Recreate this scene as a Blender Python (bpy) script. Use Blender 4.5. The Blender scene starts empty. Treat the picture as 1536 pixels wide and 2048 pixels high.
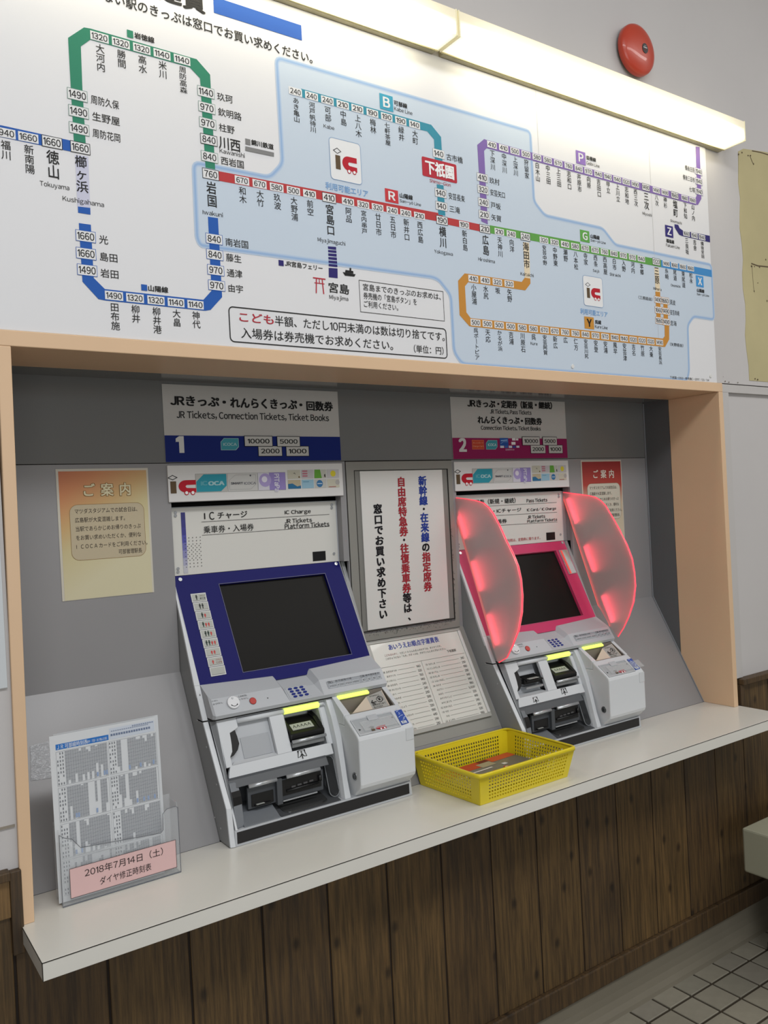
import bpy, bmesh, math, random
from math import sin, cos, pi
from mathutils import Vector, Matrix
random.seed(4)
SC = bpy.context.scene
COL = SC.collection
S = 1.06          # one design unit = height of the ticket window opening = 1.06 m
ZC = 0.763        # counter height in metres

# ------------------------------------------------------------------ camera
F, YAW, PIT, ROL = 1661.3, .6052, -.0031, -.0517
CAMU = Vector((-.2966, -1.5515, .683))
_f = Vector((sin(YAW), cos(YAW), 0)); _r = Vector((cos(YAW), -sin(YAW), 0)); _u = Vector((0, 0, 1))
_f2 = _f*cos(PIT)+_u*sin(PIT); _u2 = -_f*sin(PIT)+_u*cos(PIT)
_rr = _r*cos(ROL)+_u2*sin(ROL); _uu = -_r*sin(ROL)+_u2*cos(ROL)
def W(p): return Vector((p[0]*S, p[1]*S, ZC+p[2]*S))
cam = bpy.data.cameras.new('camera'); co = bpy.data.objects.new('camera', cam); COL.objects.link(co)
cam.sensor_fit = 'VERTICAL'; cam.sensor_height = 36; cam.lens = F/2048*36; cam.clip_start = .05
M3 = Matrix((_rr, _uu, -_f2)).transposed().to_4x4(); M3.translation = W(CAMU); co.matrix_world = M3
SC.camera = co
# ------------------------------------------------------------------ world, lights, exposure
wd = bpy.data.worlds.new('world'); SC.world = wd; wd.use_nodes = True
bg = wd.node_tree.nodes['Background']; bg.inputs[0].default_value = (1, .97, .95, 1); bg.inputs[1].default_value = .30
SC.view_settings.view_transform = 'Standard'; SC.view_settings.look = 'None'
SC.view_settings.gamma = 1; SC.view_settings.use_curve_mapping = False; SC.view_settings.exposure = -0.3
def area(name, loc, target, sx, sy, e, col=(1, 1, 1)):
    l = bpy.data.lights.new(name, 'AREA'); l.shape = 'RECTANGLE'; l.size = sx; l.size_y = sy; l.energy = e; l.color = col
    o = bpy.data.objects.new(name, l); COL.objects.link(o); o.location = loc
    o.rotation_euler = (Vector(target)-Vector(loc)).to_track_quat('-Z', 'Y').to_euler(); return o
LED = .09
LAMP = 9.0        # brightness of the fluorescent wall lamps
area('room_light', (.3, -2.3, 3.75), (.5, -1.7, 0), 2.4, .4, 75, (.97, .98, 1))
area('room_light', (3.2, -2.2, 3.75), (2.9, -1.7, 0), 2.4, .4, 52, (1, .98, .95))
area('front_fill_light', (-.6, -5.2, 1.7), (1.2, 0, 1.4), 3.0, 2.0, 75, (.95, .98, 1))  # added fill from the room side for wall and recess; no doorway there

# ------------------------------------------------------------------ pixel / plane helpers
def ray(px, py): return _f2+_rr*((px-768)/F)+_uu*((1024-py)/F)
class Frame:
    """a flat plane in the scene: origin O, axes U (right), V (up), N (towards the room)"""
    def __init__(s, O, V=(0, 0, 1), U=(1, 0, 0)):
        s.O = Vector(O); s.U = Vector(U).normalized(); s.V = Vector(V).normalized(); s.N = s.U.cross(s.V)
    def p(s, u, v, d=0): return s.O+s.U*u+s.V*v+s.N*d
    def px(s, x, y):
        r = ray(x, y); t = (s.O-CAMU).dot(s.N)/r.dot(s.N); P = CAMU+r*t-s.O
        return (P.dot(s.U), P.dot(s.V))
    def shift(s, dx): return Frame(s.O+Vector((dx, 0, 0)), s.V, s.U)
def fr(a, b): return Frame((0, a[0], a[1]), (0, a[0]-b[0], a[1]-b[1]))   # plane through top a and bottom b (y,z)
class Z:
    """zoom window on the photograph: converts read-off positions to picture positions"""
    def __init__(s, x, y, w, n=1536): s.x = x; s.y = y; s.k = w/n
    def __call__(s, a, b): return (s.x+a*s.k, s.y+b*s.k)
def uv(f, z, a, b): return f.px(*z(a, b))

# ------------------------------------------------------------------ materials
def lin(h):
    h = h.lstrip('#'); c = [int(h[i:i+2], 16)/255 for i in (0, 2, 4)]
    return tuple(((x+.055)/1.055)**2.4 if x > .04045 else x/12.92 for x in c)+(1,)
_m = {}
def mat(name, col, rough=.5, metal=0, noise=0, nscale=6, bump=0, bscale=80, coat=0, spec=.5, emit=0, trans=0, alpha=1, ior=1.45, stretch=(1, 1, 1)):
    if name in _m: return _m[name]
    m = bpy.data.materials.new(name); m.use_nodes = True; nt = m.node_tree; b = nt.nodes['Principled BSDF']
    c = lin(col); b.inputs['Base Color'].default_value = c; b.inputs['Roughness'].default_value = rough
    b.inputs['Metallic'].default_value = metal; b.inputs['Coat Weight'].default_value = coat
    b.inputs['Specular IOR Level'].default_value = spec; b.inputs['Transmission Weight'].default_value = trans
    b.inputs['Alpha'].default_value = alpha; b.inputs['IOR'].default_value = ior
    if emit: b.inputs['Emission Color'].default_value = c; b.inputs['Emission Strength'].default_value = emit
    if noise or bump:
        tc = nt.nodes.new('ShaderNodeTexCoord'); mp = nt.nodes.new('ShaderNodeMapping'); mp.inputs['Scale'].default_value = stretch
        nt.links.new(tc.outputs['Object'], mp.inputs[0])
    if noise:
        n = nt.nodes.new('ShaderNodeTexNoise'); n.inputs['Scale'].default_value = nscale; n.inputs['Detail'].default_value = 5
        nt.links.new(mp.outputs[0], n.inputs['Vector'])
        mx = nt.nodes.new('ShaderNodeMix'); mx.data_type = 'RGBA'
        mx.inputs[6].default_value = tuple(x*(1-noise) for x in c[:3])+(1,); mx.inputs[7].default_value = tuple(min(1, x*(1+noise)) for x in c[:3])+(1,)
        nt.links.new(n.outputs['Fac'], mx.inputs[0]); nt.links.new(mx.outputs[2], b.inputs['Base Color'])
    if bump:
        n2 = nt.nodes.new('ShaderNodeTexNoise'); n2.inputs['Scale'].default_value = bscale
        nt.links.new(mp.outputs[0], n2.inputs['Vector'])
        bp = nt.nodes.new('ShaderNodeBump'); bp.inputs['Strength'].default_value = bump; bp.inputs['Distance'].default_value = .002
        nt.links.new(n2.outputs['Fac'], bp.inputs['Height']); nt.links.new(bp.outputs[0], b.inputs['Normal'])
    _m[name] = m; return m
def ink(h, rough=.6): return mat('ink_'+h, h, rough, spec=.25)

# ------------------------------------------------------------------ mesh builder (all input in design units)
class MB:
    def __init__(s): s.v = []; s.f = []
    def add(s, vs, fs):
        n = len(s.v); s.v += [tuple(v) for v in vs]; s.f += [tuple(i+n for i in f) for f in fs]; return s
    def box(s, x0, x1, y0, y1, z0, z1):
        return s.add([(x, y, z) for z in (z0, z1) for y in (y0, y1) for x in (x0, x1)],
                     [(0, 2, 3, 1), (4, 5, 7, 6), (0, 1, 5, 4), (1, 3, 7, 5), (3, 2, 6, 7), (2, 0, 4, 6)])
    def prism(s, pts, off):
        """closed outline of 3-D points pushed along off"""
        n = len(pts); o = Vector(off); a = [Vector(p) for p in pts]
        fs = [tuple(range(n)), tuple(range(2*n-1, n-1, -1))]+[(i, i+n, (i+1) % n+n, (i+1) % n) for i in range(n)]
        return s.add(a+[p+o for p in a], fs)
    def loft(s, A, B):
        n = len(A); fs = [tuple(range(n)), tuple(range(2*n-1, n-1, -1))]+[(i, i+n, (i+1) % n+n, (i+1) % n) for i in range(n)]
        return s.add(list(A)+list(B), fs)
    def prof(s, x0, x1, pr): return s.loft([(x0, y, z) for y, z in pr], [(x1, y, z) for y, z in pr])
    def slab(s, f, u0, u1, v0, v1, d0, d1): return s.poly(f, [(u0, v0), (u1, v0), (u1, v1), (u0, v1)], d1, d1-d0)
    def poly(s, f, pts, d, th=0):
        """outline on a frame; th>0 gives it thickness behind d"""
        if th: return s.prism([f.p(u, v, d) for u, v in pts], -f.N*th)
        return s.add([f.p(u, v, d) for u, v in pts], [tuple(range(len(pts)))])
    def rect(s, f, u0, v0, u1, v1, d): return s.poly(f, [(u0, v0), (u1, v0), (u1, v1), (u0, v1)], d)
    def disk(s, f, u, v, r, d, th=0, n=24, rv=None, a0=0, a1=2*pi):
        rv = rv or r; full = abs(a1-a0) > 6.28
        pts = [(u+r*cos(a0+(a1-a0)*i/n), v+rv*sin(a0+(a1-a0)*i/n)) for i in range(n if full else n+1)]
        return s.poly(f, pts, d, th)
    def ring(s, f, outer, inner, d, th=0):
        n = len(outer); a = [f.p(u, v, d) for u, v in outer]; b = [f.p(u, v, d) for u, v in inner]
        if not th: return s.add(a+b, [(i, (i+1) % n, (i+1) % n+n, i+n) for i in range(n)])
        c = [p-f.N*th for p in a]; e = [p-f.N*th for p in b]; fs = []
        for i in range(n):
            j = (i+1) % n
            fs += [(i, j, j+n, i+n), (j, i, i+2*n, j+2*n), (i+n, j+n, j+3*n, i+3*n), (i+3*n, j+3*n, j+2*n, i+2*n)]
        return s.add(a+b+c+e, fs)
    def line(s, f, pts, w, d, closed=False):
        """flat ribbon of width w along a polyline"""
        P = [Vector(p) for p in pts]; n = len(P); L = []; R = []
        for i in range(n):
            a = P[i-1] if (i or closed) else P[i]; b = P[(i+1) % n] if (i < n-1 or closed) else P[i]
            d1 = (P[i]-a); d2 = (b-P[i])
            d1 = d1.normalized() if d1.length > 1e-9 else d2.normalized(); d2 = d2.normalized() if d2.length > 1e-9 else d1
            t = (d1+d2); t = t.normalized() if t.length > 1e-6 else d1
            k = w/2/max(.4, t.dot(d1)); nn = Vector((-t.y, t.x))*k
            L.append(P[i]+nn); R.append(P[i]-nn)
        vs = [f.p(p.x, p.y, d) for p in L+R]; m = n if closed else n-1
        return s.add(vs, [(i, i+n, (i+1) % n+n, (i+1) % n) for i in range(m)])
    def tube(s, pts, r, n=10, cap=True):
        P = [Vector(p) for p in pts]; rings = []
        for i, p in enumerate(P):
            t = (P[min(i+1, len(P)-1)]-P[max(i-1, 0)]).normalized()
            a = t.cross(Vector((0, 0, 1)) if abs(t.z) < .9 else Vector((0, 1, 0))).normalized(); b = t.cross(a)
            rings.append([p+a*(r*cos(2*pi*k/n))+b*(r*sin(2*pi*k/n)) for k in range(n)])
        vs = [v for g in rings for v in g]; fs = []
        for i in range(len(P)-1):
            for k in range(n): fs.append((i*n+k, i*n+(k+1) % n, (i+1)*n+(k+1) % n, (i+1)*n+k))
        if cap: fs += [tuple(range(n))[::-1], tuple((len(P)-1)*n+k for k in range(n))]
        return s.add(vs, fs)
    def build(s, name, m, parent=None, bevel=0, smooth=False, **tags):
        me = bpy.data.meshes.new(name)
        org = Vector(parent['_o']) if parent is not None and '_o' in parent else Vector((0, 0, 0))
        vs = [W(v)-org for v in s.v]
        base = Vector((0, 0, 0))
        if parent is None and vs:
            base = Vector([(min(v[k] for v in vs)+max(v[k] for v in vs))/2 for k in (0, 1)]+[min(v[2] for v in vs)])
            vs = [v-base for v in vs]
        me.from_pydata(vs, [], s.f); me.validate()
        if bevel or smooth or len(s.f) < 3000:
            bm = bmesh.new(); bm.from_mesh(me)
            if not s.flat(): bmesh.ops.recalc_face_normals(bm, faces=bm.faces)
            if smooth: bmesh.ops.remove_doubles(bm, verts=bm.verts, dist=1e-6)
            bm.to_mesh(me); bm.free()
        me.materials.append(m)
        o = bpy.data.objects.new(name, me); COL.objects.link(o); o.location = base; o['_o'] = list(org+base)
        if parent is not None: o.parent = parent; o['_o'] = list(org)
        if smooth: me.polygons.foreach_set('use_smooth', [True]*len(me.polygons))
        if bevel:
            b = o.modifiers.new('bevel', 'BEVEL'); b.width = bevel*S; b.segments = 2; b.limit_method = 'ANGLE'; b.angle_limit = .6
            b.harden_normals = False
        for k, v in tags.items(): o[k] = v
        return o
    def flat(s): return getattr(s, 'isflat', False)

def empty(name, loc, **tags):
    o = bpy.data.objects.new(name, None); COL.objects.link(o); o.location = W(loc); o['_o'] = list(W(loc)); o.empty_display_size = .05
    for k, v in tags.items(): o[k] = v
    return o
def thing(name, loc, label, category, group=None):
    o = empty(name, loc, label=label, category=category)
    if group: o['group'] = group
    return o
def tag(o, label, category, group=None):
    o['label'] = label; o['category'] = category
    if group: o['group'] = group
    return o

# ------------------------------------------------------------------ lettering
_cu = bpy.data.curves.new('glyphs', 'FONT'); _to = bpy.data.objects.new('glyphs', _cu); COL.objects.link(_to)
_gc = {}
def raw_glyph(ch):
    if ('r', ch) not in _gc:
        _cu.body = ch; _cu.size = 1; _cu.resolution_u = 3; me = _to.to_mesh()
        _gc[('r', ch)] = ([(v.co.x, v.co.y) for v in me.vertices], [tuple(p.vertices) for p in me.polygons]); _to.to_mesh_clear()
    return _gc[('r', ch)]
def glyph(s, bold=0):
    k = (s, bold)
    if k not in _gc:
        V = []; Fc = []; pen = 0; solo = len(s) == 1 and ord(s) > 0x2000
        for ch in s:
            if ch == ' ': pen += .27; continue
            o = ord(ch); latin = (0x21 <= o <= 0x7e or ch == '¥') and ch != 'I'
            vs, fs_ = raw_glyph('￥' if ch == '¥' else chr(o+0xFEE0) if latin else ch)
            if not vs: pen += 1; continue
            if ch == '1': vs, fs_ = [(.24, 0), (.34, 0), (.34, .72), (.26, .72), (.10, .60), (.10, .51), (.24, .60)], [tuple(range(7))]
            mn = min(v[0] for v in vs); mx = max(v[0] for v in vs); n0 = len(V)
            if latin or o < 0x2000: dx = pen+.045-mn; adv = mx-mn+.09
            else: dx = 0 if solo else pen; adv = 1
            V += [(x+dx, y) for x, y in vs]; Fc += [tuple(i+n0 for i in f) for f in fs_]; pen += adv
        # heavier weights: the same glyph laid down a few times with a small shift
        offs = [(0, 0)] if bold <= .0045 else [(-bold*.6, 0), (bold*.6, 0)] if bold < .011 else [(-bold, -bold*.7), (bold, -bold*.7), (-bold, bold*.7), (bold, bold*.7)] if bold < .03 else [(bold*i, bold*.7*j) for i in (-1, 0, 1) for j in (-1, 0, 1)]
        n = len(V); _gc[k] = ([(x+a, y+b, j) for j, (a, b) in enumerate(offs) for x, y in V], [tuple(i+n*j for i in f) for j in range(len(offs)) for f in Fc])
    return _gc[k]
def merged(b):
    out = {}
    for (c, d), m in b.items():
        if c not in out: out[c] = MB(); out[c].isflat = True
        out[c].add(m.v, m.f)
    return {c: m for c, m in out.items() if m.v}
class Print:
    """flat print on a thing: collects shapes per ink colour and builds them as parts"""
    def __init__(s, f): s.f = f; s.b = {}; s.k = 0
    def e(s, d): s.k = (s.k+1) % 36; return d+s.k*5e-6      # never two prints in exactly one plane
    def mb(s, col, d=0):
        k = (col, 0)
        if k not in s.b: s.b[k] = MB(); s.b[k].isflat = True
        return s.b[k]
    def raw(s, body, col, fn, bold=0, d=.0008):
        vs, fs = glyph(body, bold); d = s.e(d); s.mb(col).add([s.f.p(*fn(x, y), d+j*.00005) for x, y, j in vs], fs)
    def fit(s, body, col, u0, v0, u1, v1, bold=0, d=.0008, sk=0):
        vs, _ = glyph(body, bold)
        if not vs: return
        a = min(v[0] for v in vs); b = max(v[0] for v in vs); c = min(v[1] for v in vs); e = max(v[1] for v in vs)
        s.raw(body, col, lambda x, y: (u0+(x-a)/(b-a)*(u1-u0), v0+(y-c)/(e-c)*(v1-v0)), bold, d)
    def fitpx(s, body, col, z, x0, y1, x1, y0, bold=0, d=.0008):
        """x0,y1 = lower left, x1,y0 = upper right as read off a zoom window"""
        a = uv(s.f, z, x0, y1); b = uv(s.f, z, x1, y0); s.fit(body, col, a[0], a[1], b[0], b[1], bold, d)
    def fitc(s, body, col, z, x0, y1, x1, y0, h, bold=0, d=.0008):
        """text centred on the read-off box, with a fixed height"""
        yc = (y0+y1)/2; xc = (x0+x1)/2; X, Y = z(xc, yc); sl = (890-Y)/(3149-X); w = (x1-x0)/2
        a = uv(s.f, z, x0, yc-sl*w); b = uv(s.f, z, x1, yc+sl*w); v = (a[1]+b[1])/2
        s.fit(body, col, a[0], v-h/2, b[0], v+h/2, bold, d)
    def cell(s, ch, col, u, v, w, h, bold=0, d=.0008):
        """one full-width character centred on u,v"""
        if ch in 'ー…' and h: pass
        s.raw(ch, col, lambda x, y: (u+(x-.5)*w, v+(y-.38)*h), bold, d)
    def vert(s, txt, col, u, vtop, pitch, w, bold=0, d=.0008, h=None):
        for i, ch in enumerate(txt):
            c = vtop-pitch*(i+.5)
            if ch == 'ー':
                vs, fs = glyph('一', bold); s.mb(col).add([s.f.p(u+(y-.38)*w, c+(x-.5)*pitch, d+j*.00005) for x, y, j in vs], [f[::-1] for f in fs])
            else: s.cell(ch, col, u, c, w, h or pitch*1.0, bold, d)
    def horz(s, txt, col, u, v, adv, h, bold=0, d=.0008):
        for i, ch in enumerate(txt): s.cell(ch, col, u+adv*(i+.5), v, adv, h, bold, d)
    def poly(s, col, pts, d=.0004): s.mb(col).poly(s.f, pts, s.e(d))
    def pxpoly(s, col, z, pts, d=.0004): s.poly(col, [uv(s.f, z, a, b) for a, b in pts], d)
    def rect(s, col, u0, v0, u1, v1, d=.0004): s.mb(col).rect(s.f, u0, v0, u1, v1, s.e(d))
    def frame(s, col, u0, v0, u1, v1, w, d=.0006): s.mb(col).line(s.f, [(u0, v0), (u1, v0), (u1, v1), (u0, v1)], w, s.e(d), True)
    def disk(s, col, u, v, r, d=.0004, rv=None, n=20, **k): s.mb(col).disk(s.f, u, v, r, s.e(d), 0, n, rv, **k)
    def line(s, col, pts, w, d=.0004, closed=False): s.mb(col).line(s.f, pts, w, s.e(d), closed)
    def build(s, parent, name='lettering', names=None):
        for c, m in merged(s.b).items(): m.build(name, ink(c), parent, kind='stuff')
def rrect(u0, v0, u1, v1, r, n=5):
    pts = []
    for cx, cy, a in ((u1-r, v0+r, -pi/2), (u1-r, v1-r, 0), (u0+r, v1-r, pi/2), (u0+r, v0+r, pi)):
        pts += [(cx+r*cos(a+pi/2*i/n), cy+r*sin(a+pi/2*i/n)) for i in range(n+1)]
    return pts

def ic_logo(P, u0, v0, u1, v1, dd=0):
    """the IC area mark: outlined lozenge over a brown i, and a red c shaped like a little cart"""
    w = u1-u0; h = v1-v0; X = lambda t: u0+w*t; Y = lambda t: v0+h*t
    P.line('1d1d1d', [(X(.0), Y(.87)), (X(.16), Y(1)), (X(.32), Y(.88)), (X(.16), Y(.76))], w*.022, .0008+dd, True)
    P.poly('5b4a35', [(X(.07), Y(.04)), (X(.28), Y(.04)), (X(.28), Y(.68)), (X(.07), Y(.68))], .0006+dd)
    c = []
    for i in range(13):
        a = pi/2+pi*i/12; c.append((X(.63)+w*.27*cos(a), Y(.4)+h*.33*sin(a)))
    P.poly('b01c2c', [(X(1), Y(.73))]+c+[(X(1), Y(.07)), (X(1), Y(.29)), (X(.66), Y(.31)), (X(.62), Y(.37)), (X(.62), Y(.42)), (X(.66), Y(.47)), (X(1), Y(.48))], .0006+dd)
    for t in (.64, .87):
        P.disk('b01c2c', X(t), Y(.05), w*.085, .0008+dd); P.disk('e8e8e8', X(t), Y(.05), w*.055, .001+dd)

# ================================================================== THE SETTING
XW = 2.0827
white = mat('white_paint', 'b9b6b4', .55, noise=.03, nscale=2, bump=.08, bscale=60)
plaster = mat('white_plaster', 'bdbab9', .7, noise=.05, nscale=3, bump=.15, bscale=40)
peach = mat('peach_paint', 'd6b694', .38, noise=.04, nscale=4, bump=.05, bscale=50)
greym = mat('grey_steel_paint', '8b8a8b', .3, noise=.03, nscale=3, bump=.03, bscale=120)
greyu = mat('grey_upper_shade', '6f706f', .16, noise=.03, nscale=3)  # upper recess grey, darkened in its colour for the shadow up there
darkgap = mat('dark_gap', '1b1a18', .8)
def wood_mat(name, c1, c2, seed):
    m = bpy.data.materials.new(name); m.use_nodes = True; nt = m.node_tree; b = nt.nodes['Principled BSDF']; L = nt.links.new
    tc = nt.nodes.new('ShaderNodeTexCoord'); mp = nt.nodes.new('ShaderNodeMapping'); mp.inputs['Scale'].default_value = (46, 46, 2.2)
    mp.inputs['Location'].default_value = (seed*3.1, seed, seed*1.7)
    L(tc.outputs['Object'], mp.inputs[0]); n = nt.nodes.new('ShaderNodeTexNoise'); n.inputs['Scale'].default_value = 3; n.inputs['Detail'].default_value = 8; n.inputs['Roughness'].default_value = .65
    L(mp.outputs[0], n.inputs['Vector'])
    r = nt.nodes.new('ShaderNodeValToRGB'); r.color_ramp.elements[0].position = .38; r.color_ramp.elements[0].color = lin(c1)
    r.color_ramp.elements[1].position = .64; r.color_ramp.elements[1].color = lin(c2); L(n.outputs['Fac'], r.inputs[0])
    # knots
    mp2 = nt.nodes.new('ShaderNodeMapping'); mp2.inputs['Scale'].default_value = (8, 1, 5); mp2.inputs['Location'].default_value = (seed*1.3, 0, seed*2.2)
    L(tc.outputs['Object'], mp2.inputs[0]); vo = nt.nodes.new('ShaderNodeTexVoronoi'); vo.voronoi_dimensions = '2D'; vo.inputs['Scale'].default_value = 1.0; sp = nt.nodes.new('ShaderNodeSeparateXYZ'); cb = nt.nodes.new('ShaderNodeCombineXYZ'); L(mp2.outputs[0], sp.inputs[0]); L(sp.outputs[0], cb.inputs[0]); L(sp.outputs[2], cb.inputs[1]); L(cb.outputs[0], vo.inputs['Vector'])
    kr = nt.nodes.new('ShaderNodeValToRGB'); kr.color_ramp.elements[0].position = .03; kr.color_ramp.elements[0].color = (.16, .14, .13, 1)
    kr.color_ramp.elements[1].position = .10; kr.color_ramp.elements[1].color = (1, 1, 1, 1); L(vo.outputs['Distance'], kr.inputs[0])
    mx = nt.nodes.new('ShaderNodeMix'); mx.data_type = 'RGBA'; mx.blend_type = 'MULTIPLY'; mx.inputs[0].default_value = .8
    L(r.outputs[0], mx.inputs[6]); L(kr.outputs[0], mx.inputs[7])
    # broad stain
    n3 = nt.nodes.new('ShaderNodeTexNoise'); n3.inputs['Scale'].default_value = 2.2; L(tc.outputs['Object'], n3.inputs['Vector'])
    r3 = nt.nodes.new('ShaderNodeValToRGB'); r3.color_ramp.elements[0].position = .3; r3.color_ramp.elements[0].color = (.62, .6, .58, 1); r3.color_ramp.elements[1].position = .65; r3.color_ramp.elements[1].color = (1, 1, 1, 1)
    L(n3.outputs['Fac'], r3.inputs[0]); m2 = nt.nodes.new('ShaderNodeMix'); m2.data_type = 'RGBA'; m2.blend_type = 'MULTIPLY'; m2.inputs[0].default_value = 1
    L(mx.outputs[2], m2.inputs[6]); L(r3.outputs[0], m2.inputs[7]); L(m2.outputs[2], b.inputs['Base Color'])
    bp = nt.nodes.new('ShaderNodeBump'); bp.inputs['Strength'].default_value = .35; bp.inputs['Distance'].default_value = .002
    L(n.outputs['Fac'], bp.inputs['Height']); L(bp.outputs[0], b.inputs['Normal']); b.inputs['Roughness'].default_value = .55
    return m
woods = [wood_mat('wood_plank_%d' % i, a, b, i*2.37+1) for i, (a, b) in enumerate((('40301c', '67502e'), ('3d2e1d', '614a2b'), ('44341d', '6c5330'), ('3b2d1e', '5f492b')))]
wood_dark = wood_mat('wood_rail', '3a2c1b', '5a4428', 9.3)
wood_light = wood_mat('wood_rail_light', '6b5230', '8d6d40', 5.3)

wall = MB()
wall.box(-2.2, -.022, .004, .1, -.001, 3.0); wall.box(2.106, 4.2, .012, .1, -.001, 1.024); wall.box(2.085, 2.1055, .012, .1, 0, 1.0)
wall.box(-.0218, 4.2, .004, .1, 1.03, 3.0)
wall.box(-.0215, 2.1055, .03, .1, 1.006, 1.0298)
wall.box(-2.2, 4.2, .014, .1, -.72, -.03)
wallo = wall.build('wall_front', plaster, kind='structure')
# planks below the counter and along the wall
joint0, pitch = 1.1983, .1548
for k in range(-21, 19):
    x0 = joint0+k*pitch; x1 = x0+pitch
    top = -.001 if (x1 > -.02 and x0 < 2.1) else (.02 if x0 < 0 else .06)
    m = MB()
    if x0 < -.02 < x1 or x0 < 2.1 < x1: top = -.001
    m.box(x0+.0022, x1-.0022, 0, .013, -.578, top)
    m.build('plank', woods[(k*7+k//3) % 4], wallo, bevel=.0022)
MB().box(-2.2, 4.2, .003, .014, -.578, -.031).build('plank_backing', mat('groove_dark', '1e140c', .8), wallo)
MB().box(-2.2, 4.2, -.012, .014, -.634, -.578).build('base_rail', wood_dark, wallo, bevel=.003)
cv = [(.014, -.634), (-.004, -.634), (-.005, -.67)]+[(-.005-.03*(1-cos(a)), -.67-.05*sin(a)) for a in (pi/8, pi/4, 3*pi/8, pi/2)]+[(.014, -.72)]
MB().prof(-2.2, 4.2, cv).build('baseboard_front', mat('cove_cement', '706a5c', .7, noise=.12, nscale=5, bump=.2, bscale=30), kind='structure')
# wooden dado rails left and right of the ticket window
m = MB().box(-2.2, -.043, -.018, .004, .086, .102); m.build('dado_cap', wood_dark, wallo, bevel=.002)
MB().box(-2.2, -.043, -.006, .004, .02, .086).build('dado_board', wood_light, wallo, bevel=.001)
MB().box(-.043, -.024, -.010, .004, -.045, .0985).build('dado_post', wood_dark, wallo, bevel=.002)
MB().box(2.117, 4.2, -.020, .012, .066, .084).build('dado_cap', wood_dark, wallo, bevel=.002)
MB().box(2.113, 2.133, -.010, .012, .0, .066).build('dado_post', wood_dark, wallo, bevel=.002)
# white boarding right of the window
MB().box(2.1065, 2.142, .0, .012, .086, 1.0).build('batten', white, wallo, bevel=.001)
MB().box(2.1065, 4.2, .0, .012, 1.0, 1.026).build('batten', white, wallo, bevel=.001)
# enamel board left of the window
MB().box(-2.2, -.0285, -.001, .004, .41, 1.02).build('wall_board', mat('cool_white_board', 'c3c8cb', .4), wallo, bevel=.001)
MB().box(-2.2, -.0285, .001, .004, .17, .174).build('wall_joint', mat('dirt_joint', '8b8377', .8), wallo)
# old yellow plaster where an earlier fitting stood
yp = mat('yellow_plaster', 'b3a981', .8, noise=.16, nscale=5, bump=.4, bscale=25)
pts = [(2.268, 1.045)]+[(2.262+.006*math.sin(i*1.7)+(.01 if i > 13 else 0), 1.045+i*.05) for i in range(1, 15)]+[(2.27, 1.80), (2.30, 1.815), (2.44, 1.832), (4.0, 1.83), (4.0, 1.045)]
fw = Frame((0, .004, 0)); fw2 = Frame((0, .012, 0))
MB().poly(fw, pts, .0012, .001).build('plaster_patch', yp, wallo)
cr = MB(); cr.isflat = True
cr.line(fw, [(2.312, 1.436), (2.35, 1.433), (2.41, 1.437), (2.6, 1.43)], .004, .002)
cr.line(fw, [(2.315, 1.43), (2.318, 1.36), (2.322, 1.34)], .0012, .002)
for (u, v, r) in ((2.313, 1.427, .005), (2.33, 1.428, .003), (2.321, 1.345, .003), (2.29, 1.80, .004), (2.325, 1.797, .004), (2.34, 1.80, .003), (2.355, 1.775, .003), (2.27, 1.79, .003), (2.36, 1.43, .003), (2.345, 1.375, .0025), (2.30, 1.052, .003), (2.315, 1.05, .004), (2.13, 1.036, .003), (2.15, 1.034, .003), (2.12, 1.05, .0015), (2.2, 1.035, .002), (2.395, 1.32, .003), (2.4, 1.46, .003)):
    cr.disk(fw, u, v, r, .0021, n=7, rv=r*random.uniform(.5, 1.2))
cr.line(fw, [(2.335, 1.80), (2.345, 1.785), (2.352, 1.776)], .002, .002); cr.line(fw, [(2.35, 1.818), (2.4, 1.823), (2.5, 1.826)], .003, .002)
cr.build('flake', mat('flaked_brown', '5a4c38', .9), wallo, kind='stuff')

# floor: cement bed, square tiles
TZ = -.72
MB().box(-2.2, 4.2, -5.5, .1, TZ-.1, TZ-.003).build('floor', mat('grout', '3a3226', .85, noise=.1, nscale=20), kind='structure')
floor = bpy.data.objects['floor']
tp = .0946
tm = MB().box(-tp/2+.0022, tp/2-.0022, -tp/2+.0022, tp/2-.0022, -.004, .0)
tile_mats = [mat('tile_%d' % i, c, .6, noise=.14, nscale=30, bump=.25, bscale=120) for i, c in enumerate(('8a8577', '878276', '8d887a', '848073'))]
tile_me = []
for tmat in tile_mats:
    b = bmesh.new(); bmesh.ops.create_cube(b, size=1)
    for v in b.verts:
        v.co.x *= (tp-.0080)*S; v.co.y *= (tp-.0119)*S; v.co.z = v.co.z*.004*S-.002*S
    bmesh.ops.bevel(b, geom=[e for e in b.edges if all(v.co.z > -.003 for v in e.verts)], offset=.0012, segments=1, affect='EDGES')
    me = bpy.data.meshes.new('tile'); b.to_mesh(me); b.free(); me.materials.append(tmat); tile_me.append(me)
far = MB()
for i in range(-42, 26):
    for j in range(0, 42):
        x = 1.7655+(i+.5)*.0944; y = -.0935-(j+.5)*.0900+.0900*1
        y = -.0490-j*.0905
        if y > -.03: continue
        if 0 <= i+6 < 22 and j < 9:
            o = bpy.data.objects.new('tile', tile_me[(i*5+j*3+(i*j) % 3) % 4]); COL.objects.link(o)
            w = W((x, y, TZ+random.uniform(0, .0006))); o.parent = floor; o.location = w-Vector(floor['_o'])
        else: far.box(x-tp/2+.0024, x+tp/2-.0024, y-tp/2+.003, y+tp/2-.003, TZ-.004, TZ)
far.build('tile_field', tile_mats[0], floor, kind='stuff')
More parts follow.
